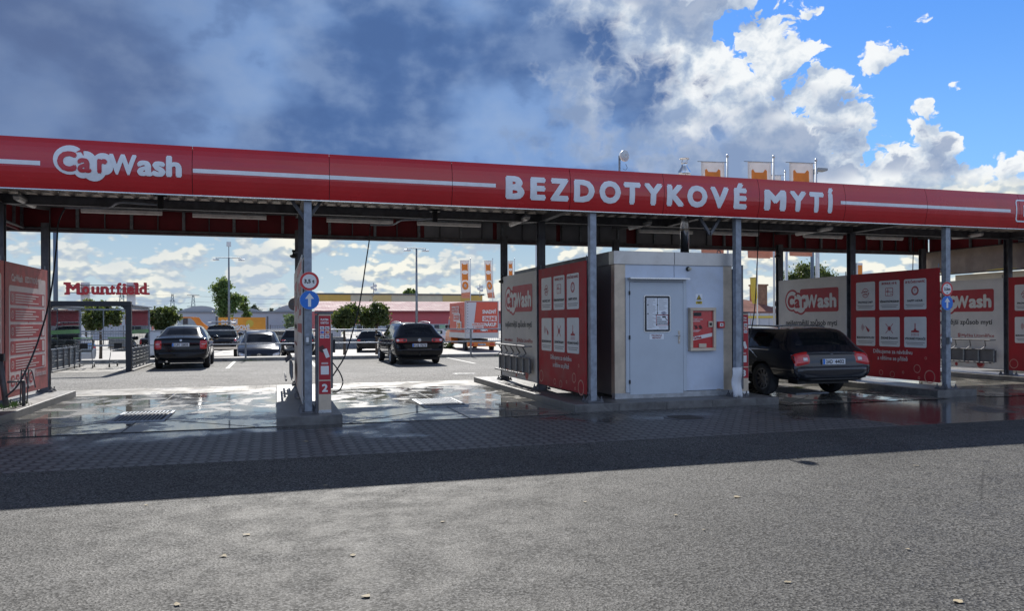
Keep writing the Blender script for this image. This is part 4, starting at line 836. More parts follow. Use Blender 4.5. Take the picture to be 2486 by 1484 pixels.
rback(716, 739, 17.95, 'back of a round sign sticking out left of the edge on banner'); rback(1892, 738, 17.95, 'back of a round sign at the far end of the white banner')
for p in ((746, 827, 12.262), (2303.5, 827, 12.262)):
    c = aY(*p); t = thing('switch_box', 'small grey switch box on the column under the '+('3,5 t' if p[0] < 1000 else '3,5m')+' sign', 'switch box', tuple(c), world=True)
    MB().box(c.x-.035, c.x+.035, c.y-.05, c.y+.012, c.z-.07, c.z+.07).build('case', GALV, t, bevel=.008); MB().box(c.x-.02, c.x+.02, c.y-.06, c.y-.051, c.z-.03, c.z+.05).build('flap', ALU, t, bevel=.004)
# beacon lamps on the rear columns
for x, y, l in ((718, 618, 'left of the payment island'), (1224, 680, 'left of the hut'), (1893, 620, 'in the right bay')):
    c = aY(x-5, y, 17.6); t = thing('beacon_lamp', 'dark dome lamp on the rear column '+l, 'lamp', tuple(c), 0, 'dark dome lamps on the rear columns', True); M = Matrix.Translation(c)
    MB().lathe([(.001, .10), (.035, .10), (.04, .06), (.02, .04), (.03, .0), (.085, -.02), (.08, -.05), (.04, -.08), (.001, -.085)], 18, M).build('dome', BLK, t, True); MB().bar(c+Vector((.0, 0, .05)), c+Vector((.12, .05, .05)), .02).build('arm', GALV, t)
# lance stand and hoop stand at the left island
b0 = aZ(15, 990, .13); k = aX(8, 890, b0.x)
t = thing('lance_post', 'dark steel post holding the wash lance at the lower left', 'post', tuple(b0), world=True)
MB().tube([b0, b0+Vector((-.03, 0, .3)), b0+Vector((-.09, 0, .82))], .045, 12).build('tube', STEEL, t, True); MB().box(b0.x-.2, b0.x-.02, b0.y-.05, b0.y+.05, .9, 1.02).build('clamp', BLK, t, bevel=.01)
MB().tube([b0+Vector((.2, .2, .42)), b0+Vector((.02, 0, .42))], .018).tube([b0+Vector((.2, .2, .0)), b0+Vector((.2, .2, .43))], .03).build('side_tube', STEEL, t, True)
for i, (p, l) in enumerate((((55, 900), 'nearer'), ((72, 899), 'farther'))):
    c = aX(p[0], p[1], -4.1); y = c.y; z = c.z
    tag(MB().tube(smooth([(-4.14, y, .13), (-4.12, y, z-.05), (-4.09, y-.02, z), (-4.05, y-.05, z-.03), (-3.98, y-.12, z-.3)], 5), .011, 8).build('hook_rod', STEEL, None, True), l+' bent steel rod standing before the faded red banner', 'rod', 'bent rods at the left island')
# ================================================================ cars
def patch(bvh, ax, u, v, hu, hv, name, m, par, nu=8, nv=6, lift=.006, rnd=.25, sh=None):
    """lamp / panel laid over the body; ax '-y' rear, '+y' front, '-x' / '+x' sides"""
    org = {'-y': lambda a, b: ((a, -2, b), (0, 1, 0)), '+y': lambda a, b: ((a, 9, b), (0, -1, 0)), '-x': lambda a, b: ((-3, a, b), (1, 0, 0)), '+x': lambda a, b: ((3, a, b), (-1, 0, 0))}[ax]
    vs = []; ok = True
    for j in range(nv+1):
        for i in range(nu+1):
            a, b = i/nu*2-1, j/nv*2-1; aa = a*math.sqrt(1-rnd*b*b); bb = b*math.sqrt(1-rnd*a*a)
            uu, vv = u+hu*aa, v+hv*bb
            if sh: uu, vv = sh(uu, vv, a, b)
            o_, dr = org(uu, vv); h = bvh.ray_cast(Vector(o_), Vector(dr))
            if h[0] is None: ok = False; h = (vs[-1] if vs else Vector(o_)+Vector(dr)*2, Vector(dr)*-1)
            rim = i in (0, nu) or j in (0, nv); vs.append(h[0]+h[1]*(-.012 if rim else lift) if (h[1].dot(Vector(dr)) < 0) else h[0]-h[1]*lift)
    mb = MB(); mb.add(vs, [(j*(nu+1)+i, j*(nu+1)+i+1, (j+1)*(nu+1)+i+1, (j+1)*(nu+1)+i) for j in range(nv) for i in range(nu)])
    return mb.build(name, m, par, True)
def wheel(par, x, y, r, wd, sgn, rimm, spokes=5):
    M = Matrix.Translation((x, y, r)) @ Matrix.Rotation(R(90)*sgn, 4, 'Y'); h = wd/2; rr = r*.66
    w_ = MB().lathe([(rr, -h*.9), (r*.86, -h), (r*.96, -h*.85), (r, -h*.5), (r, h*.5), (r*.96, h*.85), (r*.86, h), (rr, h*.9)], 32, M).build('wheel', RUB, par, True)
    mb = MB().lathe([(rr+.004, h*.88), (rr-.02, h*.80), (rr-.025, h*.3), (rr-.03, -h*.5)], 28, M); mb.lathe([(.001, h*.62), (.05, h*.60), (.06, h*.3)], 16, M)
    for k in range(spokes):
        q = M @ Matrix.Rotation(2*math.pi*k/spokes+.3, 4, 'Z'); mb.add([q @ Vector(p) for p in ((.03, -.035, h*.5), (rr-.015, -.022, h*.72), (rr-.015, .022, h*.72), (.03, .035, h*.5), (.03, -.03, h*.3), (rr-.015, -.02, h*.45), (rr-.015, .02, h*.45), (.03, .03, h*.3))], [(0, 1, 2, 3), (0, 4, 5, 1), (3, 2, 6, 7)])
    mb.build('rim', rimm, w_); MB().lathe([(rr-.035, 0), (.001, 0)], 24, M).build('brake_disc', STEEL, w_)
def carbody(name, label, cat, st, paint, glass, W, arches, wr_, rear_seg, wind_seg, side_segs, glass_segs2=(), group=None, sub=2, rimm=None, spokes=5):
    L = st[-1][0]; root = thing(name, label, cat, group=group)
    vs = []; rings = []
    for (y, zl, zb_, zr, wf, wr) in st:
        w_ = W/2*wf; wq = W/2*wr; half = [(w_*.74, zl), (w_*.96, zl+.09), (w_, zl+(zb_-zl)*.5), (w_*.99, zb_-.09), (w_*.955, zb_), (wq, max(zb_+.004, zr-.045)), (wq*.86, zr), ]
        ring = [(0, zl)]+half+[(0, zr+.018)]+[(-a, b) for a, b in reversed(half)]
        rings.append(len(vs)); vs += [(a, y, b) for a, b in ring]
    n = 16; fs = []; mi = []
    for k in range(len(st)-1):
        for i in range(n):
            j = (i+1) % n; fs.append((rings[k]+i, rings[k]+j, rings[k+1]+j, rings[k+1]+i)); g = 0
            seg = min(i, 15-i)
            if seg == 0: g = 2
            if seg == 5 and k in side_segs: g = 1
            if seg == 7 and (k in (rear_seg, wind_seg) or k in glass_segs2): g = 1
            mi.append(g)
    for k, rev in ((0, False), (len(st)-1, True)):
        for i in range(8):
            a, b, c_, e = rings[k]+i, rings[k]+i+1, rings[k]+(15-i) % 16 if i else rings[k]+15, rings[k]+(16-i) % 16
            f = [a, b, c_, e]; f = list(dict.fromkeys(f))
            if len(f) > 2: fs.append(tuple(f if rev else f[::-1])); mi.append(0)
    me = bpy.data.meshes.new('b'); me.from_pydata(vs, [], fs)
    for m in (paint, glass, BLK): me.materials.append(m)
    me.polygons.foreach_set('material_index', mi); bm = bmesh.new(); bm.from_mesh(me); bmesh.ops.recalc_face_normals(bm, faces=bm.faces); bm.to_mesh(me); bm.free()
    o = bpy.data.objects.new('b', me); COL.objects.link(o); s_ = o.modifiers.new('s', 'SUBSURF'); s_.levels = s_.render_levels = sub
    cut = MB()
    for y in arches:
        for sx in (-1, 1):
            q = Matrix.Translation((sx*(W/2+.12), y, wr_+.01)) @ Matrix.Rotation(R(90), 4, 'Y'); cut.lathe([(wr_+.055, -.42 if sx > 0 else -.3), (wr_+.055, .3 if sx > 0 else .42)], 32, q)
            b0_ = len(cut.v)-64; cut.f += [tuple(range(b0_+31, b0_-1, -1)), tuple(range(b0_+32, b0_+64))]; cut.mi += [0, 0]
    cut.mi = [2]*len(cut.f); co = cut.build('cut', [paint, glass, BLK]); bm = bmesh.new(); bm.from_mesh(co.data); bmesh.ops.recalc_face_normals(bm, faces=bm.faces); bm.to_mesh(co.data); bm.free()
    dg = bpy.context.evaluated_depsgraph_get(); dg.update(); full = bpy.data.meshes.new_from_object(o.evaluated_get(dg)); bm = bmesh.new(); bm.from_mesh(full); bvh = BVHTree.FromBMesh(bm); bm.free()
    bo = o.modifiers.new('c', 'BOOLEAN'); bo.object = co; bo.operation = 'DIFFERENCE'; bo.solver = 'EXACT'; dg.update(); ev = bpy.data.meshes.new_from_object(o.evaluated_get(dg))
    if len(ev.polygons) < 50: ev = full
    def islands(bm):
        left = set(bm.faces); out = []
        while left:
            f = left.pop(); st_ = [f]; g = [f]
            while st_:
                for e in st_.pop().edges:
                    for q in e.link_faces:
                        if q in left: left.discard(q); st_.append(q); g.append(q)
            out.append(g)
        return out
    bm = bmesh.new(); bm.from_mesh(ev); bmesh.ops.delete(bm, geom=[f for f in bm.faces if f.material_index != 1], context='FACES')
    for g in islands(bm):
        ix = {}; V_ = []
        for f in g:
            for v in f.verts:
                if v not in ix: ix[v] = len(V_); V_.append(v.co.copy())
        c_ = sum(V_, Vector((0, 0, 0)))/len(V_); nm = ('rear_window' if c_.y < L/2 else 'windscreen') if abs(c_.x) < .15 else 'side_window'
        gm = MB(); gm.add(V_, [tuple(ix[v] for v in f.verts) for f in g]); gm.build(nm, glass, root, True)
    bm.free()
    for k, nm in ((0, 'body'), (2, 'underside')):
        bm = bmesh.new(); bm.from_mesh(ev); bmesh.ops.delete(bm, geom=[f for f in bm.faces if f.material_index != k], context='FACES'); m2 = bpy.data.meshes.new(nm); bm.to_mesh(m2); bm.free()
        for p in m2.polygons: p.material_index = 0; p.use_smooth = True
        m2.materials.clear(); m2.materials.append((paint, glass, BLK)[k]); oo = bpy.data.objects.new(nm, m2); COL.objects.link(oo); oo.parent = root
    bpy.data.objects.remove(o); bpy.data.objects.remove(co)
    for y in arches:
        for sx in (-1, 1): wheel(root, sx*(W/2-.12), y, wr_, .21, sx, rimm or ALU, spokes)
    return root, bvh
def seats(root, ys, x=.36, z=.35, top=1.0):
    for y in ys:
        for sx in (-1, 1):
            s_ = MB().box(sx*x-.22, sx*x+.22, y, y+.5, z, z+.16).box(sx*x-.22, sx*x+.22, y-.1, y+.02, z+.1, top-.06).build('seat', INTER, root, bevel=.04)
            MB().box(sx*x-.12, sx*x+.12, y-.09, y-.01, top, top+.18).build('headrest', INTER, s_, bevel=.03)
def plate(root, bvh, z, txt, name='number_plate', x=0., dy=0., w_=.52, front=False, L=0):
    h = bvh.ray_cast(Vector((x, -2, z)), Vector((0, 1, 0))); y = h[0].y-.03+dy
    t = MB().box(x-w_/2, x+w_/2, y, y+.015, z-.056, z+.056).build(name, PLATE, root); d = Decor(lambda s, tt, off: Vector((s, y-off, tt)), t, .002)
    d.rect(x-w_/2+.004, x-w_/2+.05, z-.052, z+.052, 1, 'blue_strip', BLUE); d.text(txt[:3], x-w_/2+.07, z-.036, .072, 1, 'lettering', PRD, width=.155, bold=.028); d.text(txt[3:], x-w_/2+.275, z-.036, .072, 1, 'lettering', PRD, width=.215, bold=.028); d.disc(x-w_/2+.25, z+.015, .009, 1, 'seal', BLUE, 10); d.done()
def mirrors(root, W, y, z, m):
    for sx in (-1, 1): MB().lathe([(.001, -.1), (.07, -.09), (.095, -.02), (.09, .06), (.05, .1), (.001, .105)], 14, Matrix.Translation((sx*(W/2+.09), y, z)) @ Matrix.Rotation(R(90), 4, 'Y') @ Matrix.Scale(.75, 4, (1, 0, 0))).build('mirror', m, root, True)
def lines(root, bvh, W, items):
    for (y0, z0, y1, z1) in items:
        for ax in ('-x', '+x'):
            n = 14; mb = MB(); vs = []
            for i in range(n+1):
                y, z = y0+(y1-y0)*i/n, z0+(z1-z0)*i/n; o_ = Vector((-3 if ax == '-x' else 3, y, z)); h = bvh.ray_cast(o_, Vector((1 if ax == '-x' else -1, 0, 0)))
                if h[0]: dd = (Vector((0, y1-y0, z1-z0)).normalized()).cross(h[1])*.0045; vs += [h[0]+h[1]*.002-dd, h[0]+h[1]*.002+dd]
            mb.add(vs, [(2*i, 2*i+1, 2*i+3, 2*i+2) for i in range(len(vs)//2-1)]); mb.build('door_gap', BLK, root)
def rails(root, bvh, pts, x, m):
    for sx in (-1, 1):
        P = []
        for y, up_ in pts: h = bvh.ray_cast(Vector((sx*x, y, 4)), Vector((0, 0, -1))); P.append(h[0]+Vector((0, 0, up_)))
        MB().tube(smooth(P, 5), .017, 8).build('roof_rail', m, root, True)
def bumper(root, bvh, hw, z, hh, lift=.03, m=None, ax='-y'): patch(bvh, ax, 0, z, hw, hh, 'bumper', m or BLACKP, root, 18, 8, lift, .06)
def trunkline(root, bvh, z, hw, m=None, hh=.004, name='tailgate_gap'): patch(bvh, '-y', 0, z, hw, hh, name, m or BLK, root, 16, 1, .004, 0)
# --- black liftback on the left
W = 1.73
sd = [(0, .34, .62, .64, .86, .70), (.03, .30, .98, .99, .90, .74), (.14, .26, 1.02, 1.035, .96, .78), (.42, .24, 1.02, 1.06, .99, .78), (.5, .24, 1.02, 1.075, .99, .77), (1.12, .22, 1.0, 1.36, 1., .65), (1.32, .22, .99, 1.395, 1., .66), (1.38, .22, .99, 1.40, 1., .66), (2.1, .22, .97, 1.425, 1., .67), (2.18, .22, .97, 1.425, 1., .67), (2.75, .22, .96, 1.40, 1., .66), (3.42, .22, .95, 1.0, .99, .74), (3.6, .22, .93, .955, .98, .78), (4.3, .25, .80, .82, .95, .75), (4.47, .3, .62, .64, .88, .66), (4.5, .36, .5, .52, .8, .6)]
r1, bv = carbody('parked_car', 'black liftback saloon with plate 1UM 2805, seen from behind', 'car', sd, BLACKP, CARG, W, (.92, 3.45), .31, 4, 10, (7, 9), group='cars parked nose to the kerb')
seats(r1, (1.55, 2.45)); plate(r1, bv, .80, '1UM2805')
for sx in (-1, 1):
    l_ = patch(bv, '-y', sx*.69, .80, .125, .165, 'tail_light', LAMPR, r1, 8, 8, .012, .12); patch(bv, '-y', sx*.69, .82, .085, .03, 'lamp_segment', LAMPW, l_, 6, 3, .018, .1); patch(bv, '-y', sx*.69, .9, .085, .012, 'lamp_divider', BLK, l_, 6, 2, .017, .1)
patch(bv, '-y', 0, .945, .045, .045, 'badge', ALU, r1, 6, 6, .01, .5); trunkline(r1, bv, .58, .70); lines(r1, bv, W, [(2.14, .3, 2.14, .94), (1.2, .5, 1.5, .95), (3.15, .32, 3.1, .93), (.5, .72, 4.1, .70)])
mirrors(r1, W, 3.1, .98, BLACKP); MB().tube([(0, 1.25, 1.40), (0, .98, 1.62)], .004, 5).build('antenna', BLK, r1); MB().tube([(-.42, .1, .27), (-.42, -.03, .26)], .035, 12).build('exhaust', CHROME, r1); MB().box(-.7, .7, .2, .5, .2, .3).build('rear_valance', BLK, r1)
bumper(r1, bv, .80, .44, .13, .028); patch(bv, '-y', 0, .80, .33, .085, 'plate_recess', BLK, r1, 10, 4, .003, .1)
r1.location = (-2.98, 27.35, 0); r1.rotation_euler[2] = R(1.5)
# --- black estate in the middle
W = 1.82
se = [(0, .34, .6, .62, .88, .75), (.02, .30, .80, .82, .93, .8), (.07, .26, .98, 1.0, .96, .8), (.13, .24, 1.02, 1.05, .98, .76), (.50, .24, 1.02, 1.43, 1., .64), (.62, .23, 1.01, 1.465, 1., .65), (.7, .23, 1.01, 1.47, 1., .66), (1.35, .22, .99, 1.485, 1., .68), (1.42, .22, .99, 1.485, 1., .68), (2.3, .22, .97, 1.495, 1., .68), (2.38, .22, .97, 1.495, 1., .68), (3.05, .22, .96, 1.45, 1., .66), (3.7, .22, .95, 1.0, .99, .76), (3.9, .22, .93, .96, .98, .78), (4.55, .25, .82, .84, .94, .75), (4.74, .3, .64, .66, .86, .66), (4.77, .36, .5, .52, .8, .6)]
r2, bv = carbody('parked_car', 'black estate car with silver roof rails and plate 1UJ 7275', 'car', se, BLACKP, CARG, W, (1.02, 3.73), .32, 3, 11, (6, 8, 10), group='cars parked nose to the kerb')
seats(r2, (1.7, 2.7), .38, .38, 1.06); plate(r2, bv, .70, '1UJ7275')
for sx in (-1, 1):
    l_ = patch(bv, '-y', sx*.64, .87, .22, .085, 'tail_light', LAMPR, r2, 12, 6, .012, .35)
    for q, m_ in ((.76, LAMPW), (.53, mat('dark lamp ring', (.12, .05, .05), .2))): patch(bv, '-y', sx*q, .87, .06, .06, 'lamp_ring', m_, l_, 6, 6, .02, .5)
b_ = patch(bv, '-y', 0, .88, .065, .065, 'badge', ALU, r2, 6, 6, .012, .5); y_ = bv.ray_cast(Vector((0, -2, .88)), Vector((0, 1, 0)))[0].y-.016
d = Decor(lambda s, t, off: Vector((s, y_-off, .88+t)), b_, .002); d.ring(0, 0, .062, .01, 1, 'badge_ring', CHROME, 20)
for a in ((-.03, .045, 0, .0), (0, 0, .03, .045), (-.048, .03, -.02, -.048), (-.02, -.048, 0, -.01), (0, -.01, .02, -.048), (.02, -.048, .048, .03)): d.line(*a, .009, 1, 'badge_letters', CHROME)
d.done(); patch(bv, '-y', 0, .56, .50, .011, 'chrome_strip', CHROME, r2, 14, 2, .012, .0); trunkline(r2, bv, .52, .74); rails(r2, bv, [(.75, .0), (.95, .05), (1.9, .055), (2.7, .05), (2.95, 0)], .53, ALU); mirrors(r2, W, 3.3, 1.0, BLACKP)
lines(r2, bv, W, [(2.34, .3, 2.34, .94), (1.35, .5, 1.6, .96), (3.45, .32, 3.4, .93), (.6, .74, 4.3, .72)]); MB().box(-.03, .03, -.05, .2, .34, .4).lathe([(.001, .46), (.025, .44), (.02, .40)], 10, Matrix.Translation((0, -.05, 0))).build('tow_hook', BLK, r2); MB().box(-.7, .7, .18, .5, .18, .3).build('rear_valance', BLK, r2)
MB().bar((-.02, .42, 1.16), (.42, .3, 1.13), .012).build('rear_wiper', BLK, r2); MB().prism([(-.012, .78, 1.485), (.012, .78, 1.485), (0, .88, 1.485)], (0, 0, .04)).build('roof_fin', BLK, r2)
bumper(r2, bv, .84, .43, .15, .03); patch(bv, '-y', 0, .30, .6, .03, 'lower_skirt', BLK, r2, 12, 2, .034, .1)
r2.location = (4.83, 27.0, 0); r2.rotation_euler[2] = R(1.0)
# --- dark estate being washed in the third bay
W = 1.82
s3 = [(0, .40, .62, .64, .95, .8), (.02, .35, .80, .82, .98, .85), (.10, .33, .93, .95, .97, .8), (.2, .32, .98, 1.01, .98, .80), (.46, .32, .98, 1.38, 1., .72), (.66, .32, .98, 1.415, 1., .69), (.74, .32, .98, 1.42, 1., .69), (1.72, .32, .97, 1.43, 1., .69), (1.80, .32, .97, 1.43, 1., .69), (2.5, .32, .96, 1.44, 1., .69), (2.58, .32, .96, 1.44, 1., .69), (3.2, .32, .95, 1.40, 1., .66), (3.85, .32, .93, .98, .99, .76), (4.05, .32, .91, .94, .98, .78), (4.6, .25, .82, .84, .94, .75), (4.80, .3, .64, .66, .86, .66), (4.83, .36, .5, .52, .8, .6)]
r3, bv = carbody('washed_car', 'dark estate car with plate 2AD 4402 standing in the wet third bay', 'car', s3, mat('black wet paint', (.008, .010, .016), .2, .0, 0, 1., coat=.9, spec=.3), CARGD, W, (1.08, 3.84), .34, 3, 11, (6, 8, 10), rimm=mat('dark alloy', (.09, .09, .10), .35, .7), spokes=10)
seats(r3, (1.9, 2.8), .38, .38, 1.04); plate(r3, bv, .74, '2AD4402')
for sx in (-1, 1):
    f_ = lambda uu, vv, a, b, sx=sx: (uu, vv-.03*sx*a*1.0)
    l_ = patch(bv, '-y', sx*.71, .80, .205, .15, 'tail_light', LAMPR, r3, 10, 6, .012, .2, f_); patch(bv, '-y', sx*.63, .79, .06, .06, 'lamp_segment', LAMPW, l_, 8, 4, .02, .2)
patch(bv, '-y', 0, .90, .04, .04, 'badge', mat('dark chrome', (.2, .2, .22), .2, 1.), r3, 6, 6, .012, .5); trunkline(r3, bv, .60, .62, None, .005); trunkline(r3, bv, .865, .50, None, .004, 'boot_crease'); trunkline(r3, bv, .44, .66, ALU, .006, 'bumper_trim')
rails(r3, bv, [(.95, .0), (1.1, .045), (2.1, .05), (3.0, .045), (3.2, 0)], .55, mat('dull silver', (.35, .36, .38), .3, .8)); mirrors(r3, W, 3.45, 1.0, BLACKP)
lines(r3, bv, W, [(2.54, .3, 2.54, .94), (1.55, .5, 1.9, .95), (3.6, .32, 3.55, .92), (.6, .72, 4.3, .70)])
for ax, sx in (('-x', -1), ('+x', 1)):     # chrome line under the side windows
    mb = MB(); P = []
    for i in range(22):
        y = .86+i*.135; h = bv.ray_cast(Vector((3*sx, y, .965)), Vector((-sx, 0, 0)))
        if h[0]: P.append(h[0]+h[1]*.003)
    mb.tube(P, .007, 6).build('window_trim', CHROME, r3)
    patch(bv, ax, 2.05, .80, .09, .018, 'door_handle', BLACKP, r3, 6, 2, .03, .3)
MB().box(-.6, .6, .3, .6, .27, .34).build('rear_valance', BLK, r3); MB().bar((0, .64, 1.24), (.4, .52, 1.2), .012).build('rear_wiper', BLK, r3)
bumper(r3, bv, .84, .51, .13, .035, mat('black wet paint', (0, 0, 0))); patch(bv, '-y', 0, .385, .62, .03, 'lower_skirt', BLK, r3, 12, 2, .045, .1); patch(bv, '-y', 0, .74, .36, .085, 'plate_recess', BLK, r3, 10, 4, .003, .1); patch(bv, '-y', 0, .9, .62, .025, 'tailgate_lip', mat('black wet paint', (0, 0, 0)), r3, 14, 3, .03, .1)
r3.scale = (1, 1, .965)
r3.location = (10.40, 12.62, 0); r3.rotation_euler[2] = R(-.5)
# --- generic background cars
def simple(name, label, cat, L, W, Hh, paint, loc, rz, suv=True, front=False, txt=None, group='cars standing in the far car park', glass=CARG):
    k = Hh/1.5
    st = [(0, .36, .62, .64, .88, .75), (.05, .32, 1.0*k, 1.02*k, .95, .8), (.12, .28, 1.03*k, 1.05*k, .98, .76), (.45, .26, 1.03*k, 1.43*k, 1., .68), (.55, .26, 1.03*k, 1.46*k, 1., .68), (1.3, .26, 1.0*k, 1.49*k, 1., .70), (1.36, .26, 1.0*k, 1.49*k, 1., .70), (2.2, .26, .99*k, 1.5*k, 1., .70), (2.26, .26, .99*k, 1.5*k, 1., .70), (L*.63, .26, .98*k, 1.44*k, 1., .66), (L*.77, .26, .96*k, 1.02*k, .99, .76), (L*.82, .26, .93*k, .96*k, .98, .78), (L-.25, .28, .82*k, .84*k, .94, .75), (L-.05, .3, .66*k, .68*k, .88, .66), (L, .36, .5, .52, .8, .6)]
    r_, bv = carbody(name, label, cat, st, paint, glass, W, (L*.2, L*.79), .35 if suv else .31, 3, 9, (4, 6, 8), group=group)
    seats(r_, (1.5, 2.3), .36, .4, 1.05*k)
    for sx in (-1, 1): patch(bv, '-y', sx*W*.40, .86*k, .13, .07, 'tail_light', LAMPR, r_, 6, 4, .012, .3)
    if txt and not front: plate(r_, bv, .72*k, txt)
    if front:
        for sx in (-1, 1): hl = patch(bv, '+y', sx*W*.365, .60*k, .15, .085, 'headlight', LAMPW, r_, 10, 6, .014, .3, lambda uu, vv, a, b, sx=sx: (uu, vv+.035*sx*a)); patch(bv, '+y', sx*W*.37, .60*k, .05, .05, 'lamp_lens', CHROME, hl, 6, 6, .03, .5)
        g_ = patch(bv, '+y', 0, .56*k, .36, .10, 'grille', BLK, r_, 12, 6, .012, .2)
        for zz in (-.06, -.02, .02, .06): patch(bv, '+y', 0, .56*k+zz, .34, .009, 'grille_bar', ALU, g_, 12, 1, .022, 0)
        yy = bv.ray_cast(Vector((0, 9, .56*k)), Vector((0, -1, 0)))[0].y+.035; d = Decor(lambda s, t, off: Vector((-s, yy+off, .56*k+t)), g_, .003); d.ring(0, 0, .085, .013, 1, 'star_ring', CHROME, 22)
        for a in (90, 210, 330): d.line(0, 0, .08*math.cos(R(a)), .08*math.sin(R(a)), .014, 1, 'star', CHROME)
        d.done(); patch(bv, '+y', 0, .38, .5, .05, 'lower_grille', BLK, r_, 12, 3, .01, .1)
    mirrors(r_, W, L*.67, 1.05*k, paint); lines(r_, bv, W, [(2.23, .35, 2.23, .95*k), (L*.7, .35, L*.69, .93*k)])
    r_.location = loc; r_.rotation_euler[2] = R(rz); return r_
zl_ = -.45
def at(x, y_, Y): return aY(x, y_, Y).x
simple('parked_car', 'dark compact van facing the camera with a star on its grille', 'car', 4.4, 1.85, 1.58, GREYP, (at(635, 860, 33.6)-.1, 38.2, zl_), 180, True, True)
simple('parked_car', 'white SUV half hidden behind the black liftback', 'car', 4.5, 1.85, 1.66, WHITEP, (at(398, 860, 42), 42, zl_), 3)
simple('parked_car', 'dark hatchback seen from behind left of the black estate', 'car', 4.3, 1.85, 1.46, BLACKP, (at(899, 860, 51), 51., zl_-.05), -9, True, txt='6U14270')
simple('parked_car', 'dark SUV partly hidden behind the edge on banner', 'car', 4.5, 1.85, 1.7, BLACKP, (at(722, 860, 44), 44, zl_), -6)
simple('parked_car', 'silver car with dark windows seen through the trolley shelter', 'car', 4.6, 1.85, 1.6, SILVP, (at(205, 860, 37.5), 37.2, zl_), 62)
simple('parked_car', 'pale silver car far behind the star badged van', 'car', 4.3, 1.8, 1.45, SILVP, (at(668, 840, 62), 62, zl_-.1), 80)
simple('parked_car', 'dark car parked sideways beyond the shelter, left of the round tree', 'car', 4.3, 1.8, 1.5, GREYP, (at(150, 840, 47), 47, zl_), 75)
simple('parked_car', 'white car standing sideways right of the black estate', 'car', 4.3, 1.8, 1.45, WHITEP, (at(1090, 840, 66), 66, zl_-.1), 85)
# pickup with ladder rack
pk = [(0, .45, .9, .92, .95, .9), (.04, .42, 1.12, 1.13, .98, .93), (1.5, .42, 1.12, 1.13, 1., .93), (1.56, .4, 1.12, 1.14, 1., .88), (1.68, .4, 1.12, 1.72, 1., .72), (1.78, .4, 1.12, 1.76, 1., .72), (2.7, .4, 1.1, 1.8, 1., .73), (2.78, .4, 1.1, 1.8, 1., .73), (3.5, .4, 1.08, 1.74, 1., .70), (4.1, .4, 1.06, 1.12, .99, .8), (4.3, .4, 1.04, 1.06, .98, .82), (5.1, .42, .98, 1.0, .95, .8), (5.25, .5, .8, .82, .9, .7)]
r4, bv = carbody('pickup_truck', 'black pickup with a roof ladder rack behind the black liftback', 'pickup', pk, BLACKP, CARGD, 1.86, (1.1, 4.2), .38, 3, 8, (5, 7), group='cars standing in the far car park')
for sx in (-1, 1): patch(bv, '-y', sx*.83, .92, .08, .16, 'tail_light', LAMPR, r4, 5, 6, .012, .2)
mirrors(r4, 1.86, 3.7, 1.25, BLACKP); mb = MB()
for y in (2.0, 3.2): mb.tube([(-.7, y, 1.78), (-.7, y, 1.93), (.7, y, 1.93), (.7, y, 1.78)], .02)
mb.build('ladder_rack', ALU, r4); MB().box(-.95, .95, .0, .1, .5, .62).build('rear_bumper', CHROME, r4); MB().box(-.5, .5, 1.7, 3.6, 1.96, 2.0).build('ladder', ALU, r4)
r4.location = (at(531, 840, 44.), 44., zl_+.05)
# --- orange delivery truck
tr = thing('box_truck', 'orange truck with a faded red tarpaulin box and white lettering', 'truck', (at(1170, 850, 50.8), 50.8, -.55))
bw = 1.13
MB().box(-bw, bw, 0, 5.0, .95, 3.42).build('box_body', PINK, tr, bevel=.02)
mb = MB()
for x in (-bw-.02, bw+.02): mb.box(x-.03, x+.03, -.02, .06, .93, 3.45)
mb.box(-bw-.05, bw+.05, -.03, .03, 3.42, 3.47); mb.build('box_frame', mat('truck grey', (.5, .5, .5), .4, .3), tr)
MB().box(-bw, bw, -.035, .0, .95, 1.32).box(-bw-.03, -bw-.002, .06, 5., .95, 1.32).build('drop_side', mat('alu side', (.55, .56, .57), .35, .5), tr)
d = Decor(lambda s, t, off: Vector((s, -.036-off, t)), tr, .006); gp = mat('pale tarpaulin', (.62, .60, .62), .5)
d.poly([(-bw+.03, 1.34), (-bw+.5, 1.34), (-bw+.75, 3.38), (-bw+.03, 3.38)], 1, 'white_stripe', gp)
d.text('SNADNÝ', bw-.12, 2.62, .24, 1, 'lettering', PRW, width=.98, bold=.05, align='r'); d.rect(bw-1.1, bw-.1, 2.1, 2.45, 1, 'white_field', PRW); d.text('ONLINE', bw-.16, 2.16, .23, 2, 'lettering_red', PINK, width=.86, bold=.05, align='r'); d.text('NÁKUP', bw-.12, 1.75, .24, 1, 'lettering', PRW, width=.82, bold=.05, align='r'); d.text('obi.cz', bw-.12, 1.55, .09, 1, 'lettering', PRW, width=.42, bold=.05, align='r')
d.rect(-.72, .22, 1.78, 1.98, 2, 'white_field', PRW); d.text('DOKÁŽETE', -.68, 1.82, .12, 3, 'lettering_red', PINK, width=.86, bold=.04); d.rect(-.55, .1, 1.58, 1.77, 2, 'white_field', PRW); d.text('COKOLIV', -.5, 1.62, .12, 3, 'lettering_red', PINK, width=.55, bold=.04); d.rect(-.1, .4, 1.42, 1.57, 2, 'white_field', PRW)
for k in range(11): d.disc(-bw+.14, 1.45+k*.19, .028, 3, 'eyelet', BLK, 8)
for k in range(5): x = -.5+k*.38; d.line(x, 1.52, x+.06, 1.42, .025, 2, 'strap', BLK); d.line(x+.12, 1.52, x+.06, 1.42, .025, 2.3, 'strap', BLK)
d.done(); d = Decor(lambda s, t, off: Vector((-bw-.031-off, 5.0-s, t)), tr, .006)
